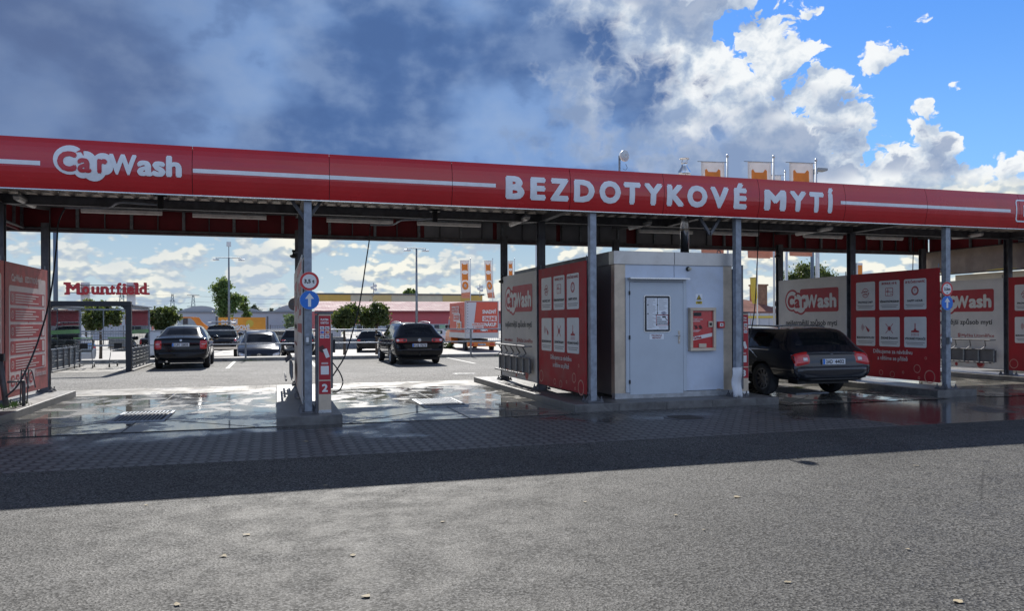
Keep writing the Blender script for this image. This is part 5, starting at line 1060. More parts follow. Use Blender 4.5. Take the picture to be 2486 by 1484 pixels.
d.rect(.9, 3.2, 2.65, 3.15, 1, 'white_field', PRW); d.text('DOKÁŽETE', 1., 2.72, .36, 2, 'lettering_red', PINK, width=2.1, bold=.05); d.rect(1.5, 3.5, 2.1, 2.62, 1, 'white_field', PRW); d.text('COKOLIV', 1.6, 2.2, .34, 2, 'lettering_red', PINK, width=1.8, bold=.05); d.rect(2.4, 3.9, 1.5, 2.08, 1, 'white_field', PRW); d.text('OBI', 2.55, 1.6, .38, 2, 'lettering_red', ORNG, width=1.1, bold=.07)
for k in range(16): d.line(.3+k*.28, 1.52, .38+k*.28, 1.4, .03, 2, 'strap', BLK)
d.done(); ORP = mat('orange truck paint', (.85, .22, .02), .35, 0, .05, 2., coat=.5)
MB().box(-1.0, 1.0, 0.05, .2, .38, .68).build('rear_bumper', ORP, tr, bevel=.02); MB().box(-.5, .5, .3, 5.2, .45, .9).build('chassis', BLK, tr)
for sx in (-1, 1): MB().box(sx*.72-.16, sx*.72+.16, .02, .05, .46, .60).build('tail_light', LAMPR, tr)
y_ = .03; pl = MB().box(-.26, .26, .02, .045, .46, .58).build('number_plate', PLATE, tr); d = Decor(lambda s, t, off: Vector((s, .019-off, t)), pl, .003); d.text('8AM 1483', 0, .49, .07, 1, 'lettering', PRD, width=.44, bold=.03, align='c'); d.rect(-.255, -.215, .465, .575, 1, 'blue_strip', BLUE); d.done()
for y in (.95, 4.9+.75):
    for sx in (-1, 1): wheel(tr, sx*.93, y, .35, .22, sx, STEEL)
mb = MB(); cab = [(5.1, .45), (5.1, 2.4), (5.8, 2.45), (6.3, 1.5), (7.0, 1.25), (7.1, .5)]; mb.prism([(-1.02, y, z) for y, z in cab], (2.04, 0, 0)); mb.build('cab', ORP, tr, bevel=.05)
MB().prism([(-1.025, y, z) for y, z in [(5.3, 1.45), (5.3, 2.2), (5.75, 2.25), (6.15, 1.5)]], (-.006, 0, 0)).prism([(1.025, y, z) for y, z in [(5.3, 1.45), (5.3, 2.2), (5.75, 2.25), (6.15, 1.5)]], (.006, 0, 0)).build('cab_window', CARGD, tr)
for sx in (-1, 1): MB().box(sx*1.15-.08, sx*1.15+.08, 6.0, 6.1, 1.5, 1.85).build('mirror', BLK, tr, bevel=.02)
# ================================================================ trolley shelter
sx0, sx1, sy0, sy1, sz = -6.65, -4.42, 26.6, 30.8, 2.2
DKP = mat('anthracite frame paint', (.014, .016, .022), .45, 0, .1, 3.)
sh = thing('trolley_shelter', 'glass sided trolley shelter with a thick dark portal frame', 'trolley shelter', (sx0, sy0, 0), world=True)
mb = MB().box(sx0-.1, sx1+.1, sy0-.05, sy0+.14, sz-.16, sz+.0).box(sx1-.06, sx1+.1, sy0-.05, sy0+.14, 0, sz-.16).box(sx0-.1, sx0+.06, sy0-.05, sy0+.14, 0, sz-.16)
for s_, x in ((1, sx0+.06), (-1, sx1-.06)): mb.prism([(x, sy0-.04, sz-.16), (x+s_*.12, sy0-.04, sz-.16), (x, sy0-.04, sz-.28)], (0, .17, 0))
mb.build('portal_frame', DKP, sh, bevel=.012)
for x, s_ in ((sx0, 1), (sx1, -1)):
    fr = MB().box(x-.03, x+.03, sy0+.15, sy1, sz-.22, sz-.15).box(x-.03, x+.03, sy1-.05, sy1, 0.05, sz-.22).box(x-.03, x+.03, sy0+.15, sy1-.05, .68, .72)
    fr.build('side_frame', GALVL, sh); g_ = MB().box(x-.006, x+.006, sy0+.2, sy1-.1, .73, sz-.24).build('glass_pane', GLASS, sh)
    MB().box(x-.008, x-.0065, sy0+.2, sy1-.1, 1.17, 1.30).box(x+.0065, x+.008, sy0+.2, sy1-.1, 1.17, 1.30).build('green_band', mat('green film', (.10, .42, .10), .4, trans=.3), g_)
    mb = MB()
    for k in range(5): z = .12+k*.115; mb.prism([(x-.02, sy0+.2, z), (x+.02, sy0+.2, z), (x+.006, sy0+.2, z+.1), (x-.006, sy0+.2, z+.1)], (0, sy1-sy0-.3, 0))
    mb.build('slatted_panel', GALV, sh); mb = MB()
    for k in range(6): y = sy0+.3+k*.72; mb.box(x+.04*s_-.02, x+.04*s_+.02, y-.02, y+.02, .05, .70); mb.box(x-.025, x+.025, y-.03, y+.03, .70, .80)
    mb.build('posts', STEEL, sh)
    MB().box(x-.12, x+.12, sy0+.15, sy1+.05, sz-.14, sz-.1).build('eave', GALVL, sh)
mb = MB().box(sx0, sx1, sy1-.03, sy1+.03, sz-.22, sz-.17)
for k in (1, 2): mb.box(sx0+k*.74-.015, sx0+k*.74+.015, sy1-.015, sy1+.015, .75, sz-.22)
mb.box(sx0, sx1, sy1-.02, sy1+.02, .9, .94); mb.box(sx0, sx1, sy1-.02, sy1+.02, 1.12, 1.15); mb.build('rear_frame', GALVL, sh)
MB().box(sx0-.15, sx0+.12, sy0+.15, sy1, 0.001, .05).box(sx1-.12, sx1+.15, sy0+.15, sy1, .001, .05).build('base_kerb', CONC, sh)
struct(MB().add([(sx0+.13, sy0, .006), (sx1-.13, sy0, .006), (sx1-.13, sy1+.5, .006), (sx0+.13, sy1+.5, .006)], [(0, 1, 2, 3)]).build('shelter_paving', M_PV2))
def cart(x, y, rz, label):
    t = thing('shopping_trolley', label, 'shopping trolley', (x, y, 0), R(rz), 'shopping trolleys in the shelter'); mb = MB(); wr = .0045
    T = [(-.28, 0, .98), (.28, 0, .98), (.22, .85, .90), (-.22, .85, .90)]; B = [(-.22, .08, .55), (.22, .08, .55), (.17, .78, .60), (-.17, .78, .60)]
    for q in (T, B):
        for i in range(4): mb.tube([q[i], q[(i+1) % 4]], .008, 6)
    for i in range(4):
        a, b, c_, e = map(Vector, (T[i], T[(i+1) % 4], B[i], B[(i+1) % 4])); n = 7 if i % 2 == 0 else 11
        for k in range(n+1): mb.tube([a.lerp(b, k/n), c_.lerp(e, k/n)], wr, 4)
        for k in (1, 2, 3): mb.tube([a.lerp(c_, k/4), b.lerp(e, k/4)], wr, 4)
    for k in range(1, 8): mb.tube([Vector(B[0]).lerp(Vector(B[3]), k/8), Vector(B[1]).lerp(Vector(B[2]), k/8)], wr, 4)
    mb.build('basket', GALV, t); mb = MB()
    for s_ in (-1, 1): mb.tube(smooth([(s_*.27, -.12, 1.02), (s_*.26, 0, .9), (s_*.24, .05, .5), (s_*.27, 0, .2), (s_*.27, .02, .15), (s_*.22, .8, .17)], 4), .012, 6)
    mb.tube([(-.24, .4, .16), (.24, .4, .16)], .01); mb.build('frame', GALV, t)
    h_ = MB().tube([(-.28, -.12, 1.02), (.28, -.12, 1.02)], .017).build('handle', mat('green plastic', (.08, .30, .07), .4), t); MB().box(-.12, .12, .02, .05, .66, .84).build('child_flap', BLK, t)
    for s_, yy in ((-.27, .02), (.27, .02), (-.22, .78), (.22, .78)): MB().lathe([(.001, -.015), (.055, -.015), (.06, 0), (.055, .015), (.001, .015)], 14, Matrix.Translation((s_, yy, .062)) @ Matrix.Rotation(R(90), 4, 'Y')).bar((s_, yy, .06), (s_, yy, .17), .02).build('castor', BLK, t)
c = aZ(240, 886, .01); cart(c.x, 28.9, 4, 'wire shopping trolley standing in the middle of the shelter'); cart(c.x+.98, 29.2, -5, 'wire shopping trolley half hidden behind the dark shelter leg')
# ================================================================ fence along the kerb
def fence(x0, x1, y, zb_, label, name='rail_fence'):
    t = thing(name, label, 'fence', (x0, y, zb_), world=True)
    for z in (1.21, .67): MB().tube([(x0, y-.04, z), (x1, y-.04, z)], .026, 8).build('rail', GALVL, t, True)
    x = x0+.4
    while x < x1: MB().box(x-.035, x+.035, y-.012, y+.05, zb_, 1.235).build('post', GALV, t); x += 3.05
fence(-11.05+.35, 14.9, 32.31, .14, 'galvanised two rail fence on the kerb behind the parked cars')
# ================================================================ poles, lamps, flags, masts
def dbl_lamp(x, ytop, Y, label, zb_=-.45, arm=.65, top=False):
    c = aY(x, ytop, Y); t = thing('street_lamp', label, 'street lamp', (c.x, Y, zb_), 0, 'tall car park lamps', True)
    MB().tube([(c.x, Y, zb_), (c.x, Y, c.z)], .10, 10, r1=.055).build('pole', GALV, t, True); MB().tube([(c.x-arm, Y, c.z), (c.x+arm, Y, c.z)], .03, 8).build('cross_arm', GALV, t)
    for s_ in (-1, 1):
        h_ = MB().box(c.x+s_*arm-.22, c.x+s_*arm+.22, Y-.15, Y+.15, c.z-.20, c.z-.10, 0, Matrix.Translation((0, 0, 0))).build('lamp_head', ALU, t, bevel=.03); MB().bar((c.x+s_*arm, Y, c.z-.1), (c.x+s_*arm, Y, c.z), .03).build('lamp_stem', GALV, h_)
    if top: MB().tube([(c.x, Y, c.z), (c.x, Y, c.z+.9)], .03).build('top_pole', GALV, t); MB().box(c.x-.16, c.x+.16, Y-.1, Y+.1, c.z+.85, c.z+1.2).build('camera_box', WPL, t)
dbl_lamp(555.5, 626, 62, 'tall double lamp with a camera on top in front of the poplar', top=True, arm=.9); dbl_lamp(1011, 603, 50, 'tall double lamp standing behind the black estate', arm=.6)
def pole(x, ytop, Y, r, m, name, label, cat, grp=None, zb_=-.45):
    c = aY(x, ytop, Y); return tag(MB().tube([(c.x, Y, zb_), (c.x, Y, c.z)], r, 10).build(name, m, None, True), label, cat, grp)
pole(134, 440, 40, .10, mat('blue grey pole', (.12, .16, .22), .4, .3), 'lamp_pole', 'tall blue grey pole behind the trolley shelter', 'pole')
# flood lamp with two flat heads above the fascia
c = aY(1971, 416, 34); t = thing('flood_lamp', 'lamp with two flat heads rising above the red fascia', 'street lamp', (c.x, 34, -.45), world=True)
MB().tube([(c.x, 34, -.45), (c.x, 34, c.z-.1)], .09, 10).build('pole', mat('blue grey pole', (.12, .16, .22), .4, .3), t, True)
for s_, m_ in ((-1, .3), (1, .33)): h_ = MB().box(c.x+(s_*.18 if s_ > 0 else -.8), c.x+(.8 if s_ > 0 else -.18), 33.75, 34.2, c.z-.02+.05*(s_ > 0), c.z+.12+.05*(s_ > 0)).build('lamp_head', mat('lamp grey', (.30, .33, .36), .5), t, bevel=.02)
MB().box(c.x-.35, c.x+.3, 33.9, 34.1, c.z-.12, c.z-.04).build('bracket', GALV, t)
def flag(x0, x1, yt, yb, xp, Y, label, kind, lean=0., ptop=None, zg=-.45):
    a, b = aY(x0, yt, Y), aY(x1, yt, Y); zb_ = aY((x0+x1)/2, yb, Y).z; p = aY(xp, ptop or yt-8, Y); w_ = b.x-a.x; h_ = a.z-zb_
    t = thing('banner_flag', label, 'flag', (p.x, Y, zg), 0, 'tall advertising flags', True); MB().tube([(p.x, Y, zg), (p.x, Y, p.z)], .045, 10).build('flag_pole', WPL, t, True)
    MB().lathe([(.001, 0), (.06, .02), (.07, .08), (.03, .14), (.001, .15)], 12, Matrix.Translation((p.x, Y, p.z))).build('finial', ALU, t, True); MB().tube([(p.x, Y, a.z+.02), (a.x-.15*w_, Y, a.z-.02)], .015).build('top_arm', GALV, t)
    fn = lambda s, tt, off: Vector((a.x+s*w_+lean*(1-tt)**2*w_, Y+.10*math.sin(tt*5+s*2)*(1-tt)-off+.05*math.sin(s*5), zb_+tt*h_))
    mb = MB(); n, m = 6, 24
    base = ORT if kind == 'b' else YEL if kind == 'y' else FLW
    mb.add([fn(i/n, j/m, 0) for j in range(m+1) for i in range(n+1)], [(j*(n+1)+i, j*(n+1)+i+1, (j+1)*(n+1)+i+1, (j+1)*(n+1)+i) for j in range(m) for i in range(n)]); cl = mb.build('cloth', base, t, True); so_ = cl.modifiers.new('t', 'SOLIDIFY'); so_.thickness = .004
    d = Decor(fn, t, .012, .04); k = w_/h_
    def blk(y0, y1, pts): d.poly([(u, y0+(y1-y0)*v) for u, v in pts], 1, 'orange_print', ORT)
    if kind in 'ab': 
        I_ = [(.18, 0), (.18, .1), (.18, .9), (.25, .97), (.34, .82), (.66, .82), (.75, .97), (.82, .9), (.82, .1), (.82, 0), (.66, .12), (.34, .12)]
        q = .0
        for y1_ in (.93, .67): blk(y1_-.22, y1_, I_)
        d.ring(.5, .30, .001, .001, 1, 'orange_print', ORT) if 0 else None
        d.poly([(.5+.34*math.cos(R(i*18)), .33+.11*math.sin(R(i*18))) for i in range(20)], 1, 'orange_print', ORT); d.poly([(.5+.13*math.cos(R(i*18)), .33+.05*math.sin(R(i*18))) for i in range(20)], 2, 'hole_print', FLW)
        d.poly([(0.0, 0), (1., 0), (1., .16), (0, .13)], 1, 'orange_foot', mat('backlit orange flag foot', (.78, .36, .24), .6, 0, .05, 3., trans=.5))  # washed-out backlit look of the foot is put into its colour
    d.done(); return t
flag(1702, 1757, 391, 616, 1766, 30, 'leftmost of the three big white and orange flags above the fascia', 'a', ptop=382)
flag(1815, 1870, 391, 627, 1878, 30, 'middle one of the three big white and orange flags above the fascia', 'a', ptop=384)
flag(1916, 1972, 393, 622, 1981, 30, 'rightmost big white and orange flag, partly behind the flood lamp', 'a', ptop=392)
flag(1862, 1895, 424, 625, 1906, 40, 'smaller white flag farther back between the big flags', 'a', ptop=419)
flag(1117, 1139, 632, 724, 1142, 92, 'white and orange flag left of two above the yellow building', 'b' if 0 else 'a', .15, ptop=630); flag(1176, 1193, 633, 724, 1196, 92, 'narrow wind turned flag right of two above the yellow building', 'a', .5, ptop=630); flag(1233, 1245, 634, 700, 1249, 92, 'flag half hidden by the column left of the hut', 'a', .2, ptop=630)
flag(1821, 1834, 674, 738, 1838, 45, 'yellow flag beside the column right of the hut', 'y', .5, ptop=600)
for x, Y, l in ((1909, 30, 'white flag pole left of the birch'), (1301, 60, 'pale pole seen between the columns left of the hut'), (1986.5, 36, 'white flag pole right of the dark lamp pole')):
    pole(x, 560, Y, .06, WPL, 'flag_pole', l, 'flag pole')
t = thing('street_lamp', 'small curved street lamp above the hut left roof edge', 'street lamp', (0, 0, 0), 0, None, True); c = aY(1262, 700, 60); q = aY(1276, 660, 60); WB[t.name] = Vector((c.x, 60, 0)); t.location = (c.x, 60, 0)
MB().tube(smooth([(c.x, 60, -.4), (c.x, 60, q.z-1.), (c.x+.2, 60, q.z-.2), (q.x, 60, q.z)], 5), .05, 8).build('pole', GALV, t, True); MB().box(q.x-.1, q.x+.5, 59.85, 60.15, q.z-.05, q.z+.1).build('lamp_head', GALV, t, bevel=.03)
c0, c1 = aY(2074, 633, 55), aY(2090, 672, 55); t = thing('sign_pylon', 'slim advertising pylon above the white banner on the right', 'sign pylon', (c0.x, 55, -.45), world=True)
MB().tube([(c0.x, 55, -.45), (c0.x, 55, c0.z)], .10).build('mast', GALV, t); MB().box(c0.x+.12, c1.x, 54.8, 55.2, c0.z-1.5-6, c0.z-.2).build('panel', WPL, t); MB().box(c0.x+.2, c1.x-.05, 54.78, 54.79, c0.z-1.5, c0.z-.4).build('orange_print', ORNG, t)
# power pylons and lines
def pylon(x, ytop, Y, h, wide, label):
    c = aY(x, ytop, Y); t = thing('power_pylon', label, 'power pylon', (c.x, Y, 0), 0, 'power pylons on the horizon', True); mb = MB(); b_ = h*.10
    for s_ in (-1, 1): mb.bar((c.x+s_*b_, Y, 0), (c.x+s_*.5, Y, c.z), .35)
    n = 9
    for i in range(n):
        z0, z1 = c.z*i/n, c.z*(i+1)/n; w0, w1 = b_+(.5-b_)*i/n, b_+(.5-b_)*(i+1)/n; s_ = 1 if i % 2 else -1; mb.bar((c.x-s_*w0, Y, z0), (c.x+s_*w1, Y, z1), .22); mb.bar((c.x+s_*w0, Y, z0), (c.x-s_*w1, Y, z1), .22)
    mb.build('lattice', mat('pylon steel', (.10, .14, .17), .6), t)
    for q in ((1., .62, .36) if wide else (.78, .6, .42)): z = c.z*q if q < 1 else c.z; mb = MB().bar((c.x-wide*h*.09-h*.07, Y, z), (c.x+h*.07+wide*h*.09, Y, z), .35).build('cross_arm', mat('pylon steel', (.10, .14, .17), .6), t)
    return c
pa = pylon(418.5, 714, 600, 26, 0, 'narrow pointed power pylon on the horizon, left of two'); pb = pylon(469, 717, 600, 26, 1, 'flat topped power pylon on the horizon, right of two'); pc = pylon(295.5, 700, 520, 26, 0, 'power pylon showing behind the red store lettering')
mb = MB()
for z in (.78, .6, .97):
    for a, b in ((pc, pa), (pa, pb), (pb, Vector((pb.x+150, 640, pb.z)))):
        P = []
        for i in range(13): u = i/12; P.append(Vector((a.x+(b.x-a.x)*u, a.y+(b.y-a.y)*u, (a.z+(b.z-a.z)*u)*z-3.*(1-(2*u-1)**2)*.5)))
        mb.tube(P, .07, 4)
tag(mb.build('power_lines', mat('wire', (.12, .15, .18), .6)), 'thin power lines running between the pylons', 'power lines')
# roof antennas
def antenna(x, y0, y1, Y, label):
    a, b = aY(x, y0, Y), aY(x, y1, Y); t = thing('roof_antenna', label, 'antenna mast', (a.x, Y, b.z), 0, 'antenna masts on the long yellow building', True); MB().tube([(a.x, Y, b.z-.5), (a.x, Y, a.z)], .12, 6).build('mast', GALV, t)
    mb = MB()
    for k, (dx_, q) in enumerate(((.5, .75), (-.5, .6), (.55, .45))): z = b.z+(a.z-b.z)*q; mb.lathe([(.001, 0), (.55, .1), (.5, .2), (.001, .1)], 12, Matrix.Translation((a.x+dx_, Y-.2, z)) @ Matrix.Rotation(R(90), 4, 'X'))
    mb.build('dish', WPL, t)
antenna(907, 687, 716, 250, 'antenna mast with small dishes left on the yellow building roof'); antenna(1165, 690, 718, 250, 'antenna mast with dishes near the right end of the yellow building')
# ================================================================ far buildings
def P(a, b): return a
def bld(name, label, x0, x1, ytop, Y, dep, m, zb_=-.5, cat='building', par=True, xr_=None):
    a, b = aY(x0, ytop, Y), aY(x1, ytop, Y); z = (a.z+b.z)/2; t = thing(name, label, cat, ((a.x+b.x)/2, Y, zb_), world=True)
    MB().box(a.x, b.x, Y, Y+dep, zb_, z).build('wall', m, t); return t, a.x, b.x, z
YELW = mat('yellow render', (.62, .40, .10), .8, 0, .08, .3); CRW = mat('cream render', (.62, .56, .40), .8, 0, .08, .3); RDW = mat('red cladding', (.52, .10, .11), .6, 0, .06, .5); WHW = mat('white wall', (.50, .51, .54), .8, 0, .06, .2)  # red cladding lightened to carry haze and backlight glow
DKG = mat('dark window pane', (.04, .05, .06), .15)
t, xa, xb, z = bld('apartment_block', 'long yellow and cream block with a flat roof and a window row', 768, 1171, 716.5, 252, 12, CRW)
MB().box(xa-.6, xb+.6, 251.6, 264.6, z, z+.45).build('roof_edge', HUTS, t)
for a, b in ((768, 851), (905, 950), (1075, 1118), (1118, 1171)): p, q = aY(a, 730, 251.9).x, aY(b, 730, 251.9).x; MB().box(p, q, 251.8, 251.995, -.4, z-.02).build('painted_bay', YELW if a < 800 or a > 1100 else mat('pale yellow render', (.64, .48, .20), .8), t)
for x in (794, 806, 848, 857, 890, 900, 940, 950, 985, 995, 1040, 1050, 1078, 1088, 1116, 1126, 1152, 1162):
    for dz_ in (0,):
        c = aY(x, 743.5, 251.7); w_ = MB().box(c.x-.58, c.x+.58, 251.72, 251.79, c.z-.9, c.z+.55).build('window', DKG, t); MB().box(c.x-.03, c.x+.03, 251.69, 251.715, c.z-.9, c.z+.55).box(c.x-.64, c.x+.64, 251.6, 251.71, c.z-1.0, c.z-.91).build('window_frame', PRW, w_)
t, xa, xb, z = bld('store_building', 'long red store with a pinkish ribbed metal roof behind the truck', 764, 1340, 756, 165, 25, RDW)
zr = aY(1000, 732.5, 178).z-1
mb = MB(); n = int((xb-xa)/.6)
for i in range(n): x = xa+i*.6; mb.add([(x+.04, 164.4, z+.01), (x+.56, 164.4, z+.01), (x+.56, 178, zr+1), (x+.04, 178, zr+1)], [(0, 1, 2, 3)]); mb.box(x-.04, x+.04, -.05, .05, 0, 1, 0, Matrix(((1, 0, 0, 0), (0, 1, 13.6, 164.4), (0, 0, zr+.99-z, z+.03), (0, 0, 0, 1))))
mb.build('metal_roof', mat('pinkish roof metal', (.46, .33, .32), .85, 0, .12, .4, spec=.15), t); MB().box(xa, xb, 164.2, 164.38, z-.25, z+.1).build('gutter', mat('dark red trim', (.22, .03, .035), .5), t)  # roof tone lifted to carry haze and backlight glow
zw = aY(1100, 787, 164.5).z; MB().box(xa, xb, 164.8, 164.99, -.5, zw).build('base_wall', mat('light grey facade', (.52, .54, .56), .6), t)
for x in (1000, 1033, 1067, 1098, 1085, 950, 880, 835, 1240): c = aY(x, 792, 164.6); w_ = MB().box(c.x-1.1, c.x+1.1, 164.7, 164.79, -.3, zw-.15).build('window', DKG, t); MB().box(c.x-.05, c.x+.05, 164.6, 164.69, -.3, zw-.15).build('window_frame', PRW, w_)
MB().box(aY(1068, 790, 164.4).x, aY(1086, 790, 164.4).x, 164.4, 164.55, zw-1.4, zw-.2).build('sign_panel', mat('green sign', (.35, .6, .35), .5), t)
t, xa, xb, z = bld('red_store_wing', 'red and grey store wing seen through the trolley shelter', -60, 368, 752, 105, 20, mat('brick red wall', (.40, .085, .06), .7, 0, .08, .5))
for x in (170, 182, 236, 300, 345): c = aY(x, 780, 104.9); MB().box(c.x-.18, c.x+.18, 104.8, 104.99, -.5, z).build('pilaster', WHW, t)
MB().box(xa, xb, 104.7, 104.79, -.5, 1.3).build('base_wall', WHW, t)
t, xa, xb, z = bld('warehouse', 'low white warehouse with shallow roof behind the orange billboard', 430, 768, 757.5, 190, 30, WHW)
mb = MB()
for a, b, hh_ in ((430, 545, 1.4), (560, 640, .9), (660, 745, 1.6)): p, q = aY(a, 757, 190).x, aY(b, 757, 190).x; n = 10; mb.prism([(p+(q-p)*i/n, 190.5, z+hh_*math.sin(math.pi*i/n)) for i in range(n+1)], (0, 20, 0))
mb.build('roof_vault', mat('pale roof', (.42, .44, .45), .5), t); MB().box(xa, xb, 189.6, 189.99, z-.2, z+.15).build('roof_edge', GALV, t)
for x in (450, 700, 720, 740): c = aY(x, 780, 189.9); MB().box(c.x-.5, c.x+.5, 189.85, 189.97, 1.2, 2.6).build('window', DKG, t)
# red low building with chimney at the right, yellowish wall in front
t, xa, xb, z = bld('red_house', 'low red building with brown roof and brick chimney right of the hut', 1790, 1900, 757, 80, 14, RDW)
MB().prism([(xa-.5, 79.5, z), (xb+.5, 79.5, z), (xb-3, 83, z+1.5), (xa+1, 83, z+1.7)], (0, .1, 0)).prism([(xa-.5, 79.5, z), (xb+.5, 79.5, z), (xb+.5, 79.5, z-.2), (xa-.5, 79.5, z-.2)], (0, .3, 0)).build('roof', mat('brown roof', (.25, .10, .07), .7, 0, .2, 1.), t)
c = aY(1850, 712, 82); MB().box(c.x-.75, c.x+.75, 82, 83.5, z, c.z+.9).box(c.x-.85, c.x+.85, 81.9, 83.6, c.z+.9, c.z+1.1).build('chimney', mat('old brick', (.30, .17, .11), .9, 0, .3, 2., .4, 12.), t)
for x in (1838, 1862): c = aY(x, 782, 79.9); w_ = MB().box(c.x-.45, c.x+.45, 79.9, 79.97, c.z-.5, c.z+.7).build('window', DKG, t); MB().box(c.x-.03, c.x+.03, 79.86, 79.89, c.z-.5, c.z+.7).build('window_frame', PRW, w_)
c0, c1 = aY(1800, 790, 62).x, aY(1885, 790, 62).x; t = thing('board_fence', 'pale grey board fence with a yellow rail behind the third bay', 'fence', (c0, 62, -.5), world=True)
mb = MB(); x = c0
while x < c1: mb.box(x, x+.94, 62, 62.05, -.5, 2.2); x += 1.0
mb.build('board_panel', WHW, t); MB().box(c0, c1, 61.9, 61.98, 1.75, 1.95).build('top_rail', YEL, t)
# tiled house behind the windbreak, far right
t = thing('tiled_house', 'pale house with a red tiled roof and yellow gutter at the far right', 'house', (33, 26, -.3), world=True)
za = aY(2330, 678, 30).z; xg = 27.
MB().box(xg, xg+9, 8, 25.4, -.4, za-.15).build('wall', mat('sand render', (.50, .42, .30), .8, 0, .1, .8), t)
mb = MB(); y = 7.7
mb.tube([(xg-.3, 7.5, za), (xg-.3, 25.8, za)], .09); mb.build('gutter', YEL, t)
mb = MB(); y = 7.5
while y < 25.8: mb.tube([(xg-.35, y, za+.08), (xg+4.5, y, za+2.2)], .11, 6); y += .22
mb.add([(xg-.3, 7.5, za+.06), (xg-.3, 25.8, za+.06), (xg+4.5, 25.8, za+2.18), (xg+4.5, 7.5, za+2.18)], [(0, 1, 2, 3)]); mb.build('roof', mat('clay tile', (.34, .13, .07), .8, 0, .3, 3.), t, True)
# ================================================================ store lettering on posts
LR = mat('red letter paint', (.42, .02, .025), .35, 0, .05, 4.)
Ys = 70; a, b = aY(162, 716, Ys), aY(359, 714, Ys); sg = thing('letter_sign', 'big red raised store lettering on thin rails before two white posts', 'sign', (a.x, Ys, -.45), world=True)
xs_ = [(606, 752), (750, 830), (835, 920), (918, 1008), (1005, 1060), (1060, 1118), (1118, 1160), (1158, 1236), (1234, 1270), (1270, 1352)]
for (p, q), ch_ in zip(xs_, 'Mountfield'):
    u, v = aY(Z2(p, 300)[0], 716, Ys).x, aY(Z2(q, 300)[0], 716, Ys).x; zb_ = aY(Z2(p, 330)[0], Z2(p, 331)[1], Ys).z; capz = (aY(200, Z2(0, 232)[1], Ys).z-aY(200, Z2(0, 331)[1], Ys).z)
    sets, fs = glyphs(ch_, .045); P_ = [t_ for s_ in sets for t_ in s_]; x0, x1 = min(i[0] for i in P_), max(i[0] for i in P_); mb = MB(); k = (v-u)*.86/(x1-x0)
    for i, vv in enumerate(sets):
        n = len(mb.v); mb.add([(u+(c_[0]-x0)*k, Ys-.10-i*.004, zb_+c_[1]*capz/CAP) for c_ in vv], fs)
    sp = k
    if ch_ in 'Mnfild':      # slab serifs
        feet = {'M': (.06, .92), 'n': (.14, .84), 'f': (.4,), 'i': (.5,), 'l': (.5,), 'd': (.88,)}[ch_]; wd = (v-u)
        for f_ in feet: mb.box(u+wd*f_-.17, u+wd*f_+.17, Ys-.13, Ys-.02, zb_-.04, zb_+.07)
    if ch_ in 'Mld': mb.box(u-(.16 if ch_ == 'M' else .08 if ch_ == 'l' else -.0)+(wd*.55 if ch_ == 'd' else 0), u+(.3 if ch_ == 'M' else .16)+(wd*.55 if ch_ == 'd' else 0), Ys-.13, Ys-.02, zb_+capz-.10, zb_+capz+.04)
    o = mb.build('sign_letter', LR, sg); md = o.modifiers.new('t', 'SOLIDIFY'); md.thickness = .08; md.offset = 0
mb = MB()
for y_ in (252, 282, 320): z = aY(250, Z2(0, y_)[1], Ys).z; mb.box(a.x-.1, b.x+.1, Ys+.0, Ys+.06, z-.03, z+.03)
mb.build('rail', STEEL, sg)
for x in (207, 318): c = aY(x, 686, Ys+.3); MB().box(c.x-.32, c.x+.32, Ys+.2, Ys+.5, -.45, c.z).build('post', WPL, sg)
# billboard
a, b = aY(530, 771, 72), aY(645, 771, 72); zb_ = aY(590, 816, 72).z; t = thing('billboard', 'long orange advertising board behind the parked pickup', 'billboard', (a.x, 72, -.45), world=True)
MB().box(a.x, b.x, 72, 72.06, zb_, a.z).build('panel', mat('orange poster', (.80, .33, .03), .5, 0, .18, .35), t); d = Decor(lambda s, tt, off: Vector((s, 72-off, tt)), t, .01)
hh_ = a.z-zb_; d.text('DOBŘÍ', a.x+.25, a.z-hh_*.36, hh_*.21, 1, 'lettering', PRW, width=1.35, bold=.06); d.text('BONUSOVÉ', a.x+.2, a.z-hh_*.64, hh_*.21, 1, 'lettering', PRW, width=2.4, bold=.06); d.disc(a.x+(b.x-a.x)*.66, a.z-hh_*.33, hh_*.2, 1, 'round_print', YEL); d.done()
for x in (a.x-.15, b.x+.15, (a.x+b.x)/2): MB().box(x-.08, x+.08, 72.07, 72.2, -.45, a.z+.1).build('post', STEEL, t)
# greenhouse with orange edges
a, b = aY(394, 803, 60), aY(505, 803, 60); r_, q_ = aY(418, 771, 60), aY(465, 771, 60); t = thing('greenhouse', 'glass greenhouse frame with orange roof edges beyond the fence', 'greenhouse', (a.x, 60, -.45), world=True)
mb = MB()
for yy in (60, 62.5):
    mb.bar((a.x, yy, a.z), (r_.x+.2, yy, r_.z), .09); mb.bar((q_.x, yy, q_.z), (b.x, yy, b.z), .16)
mb.bar((r_.x+.2, 60, r_.z), (q_.x, 60, q_.z), .08); mb.bar((r_.x+.2, 62.5, r_.z), (q_.x, 62.5, q_.z), .08)
mb.prism([(q_.x, 60, q_.z), (q_.x+.5, 60, q_.z), (b.x, 60, b.z), (b.x-.5, 60, b.z)], (0, .05, 0)); mb.build('orange_frame', ORNG, t); mb = MB()
for k in range(5): x = a.x+(b.x-a.x)*k/4; mb.bar((x, 60, -.45), (x, 60, a.z), .06); mb.bar((x, 62.5, -.45), (x, 62.5, a.z), .06)
for k in range(1, 6): u = k/6; mb.bar(Vector((a.x, 60, a.z)).lerp(Vector((r_.x, 60, r_.z)), u), Vector((a.x+2.5*u, 60, a.z)), .04)
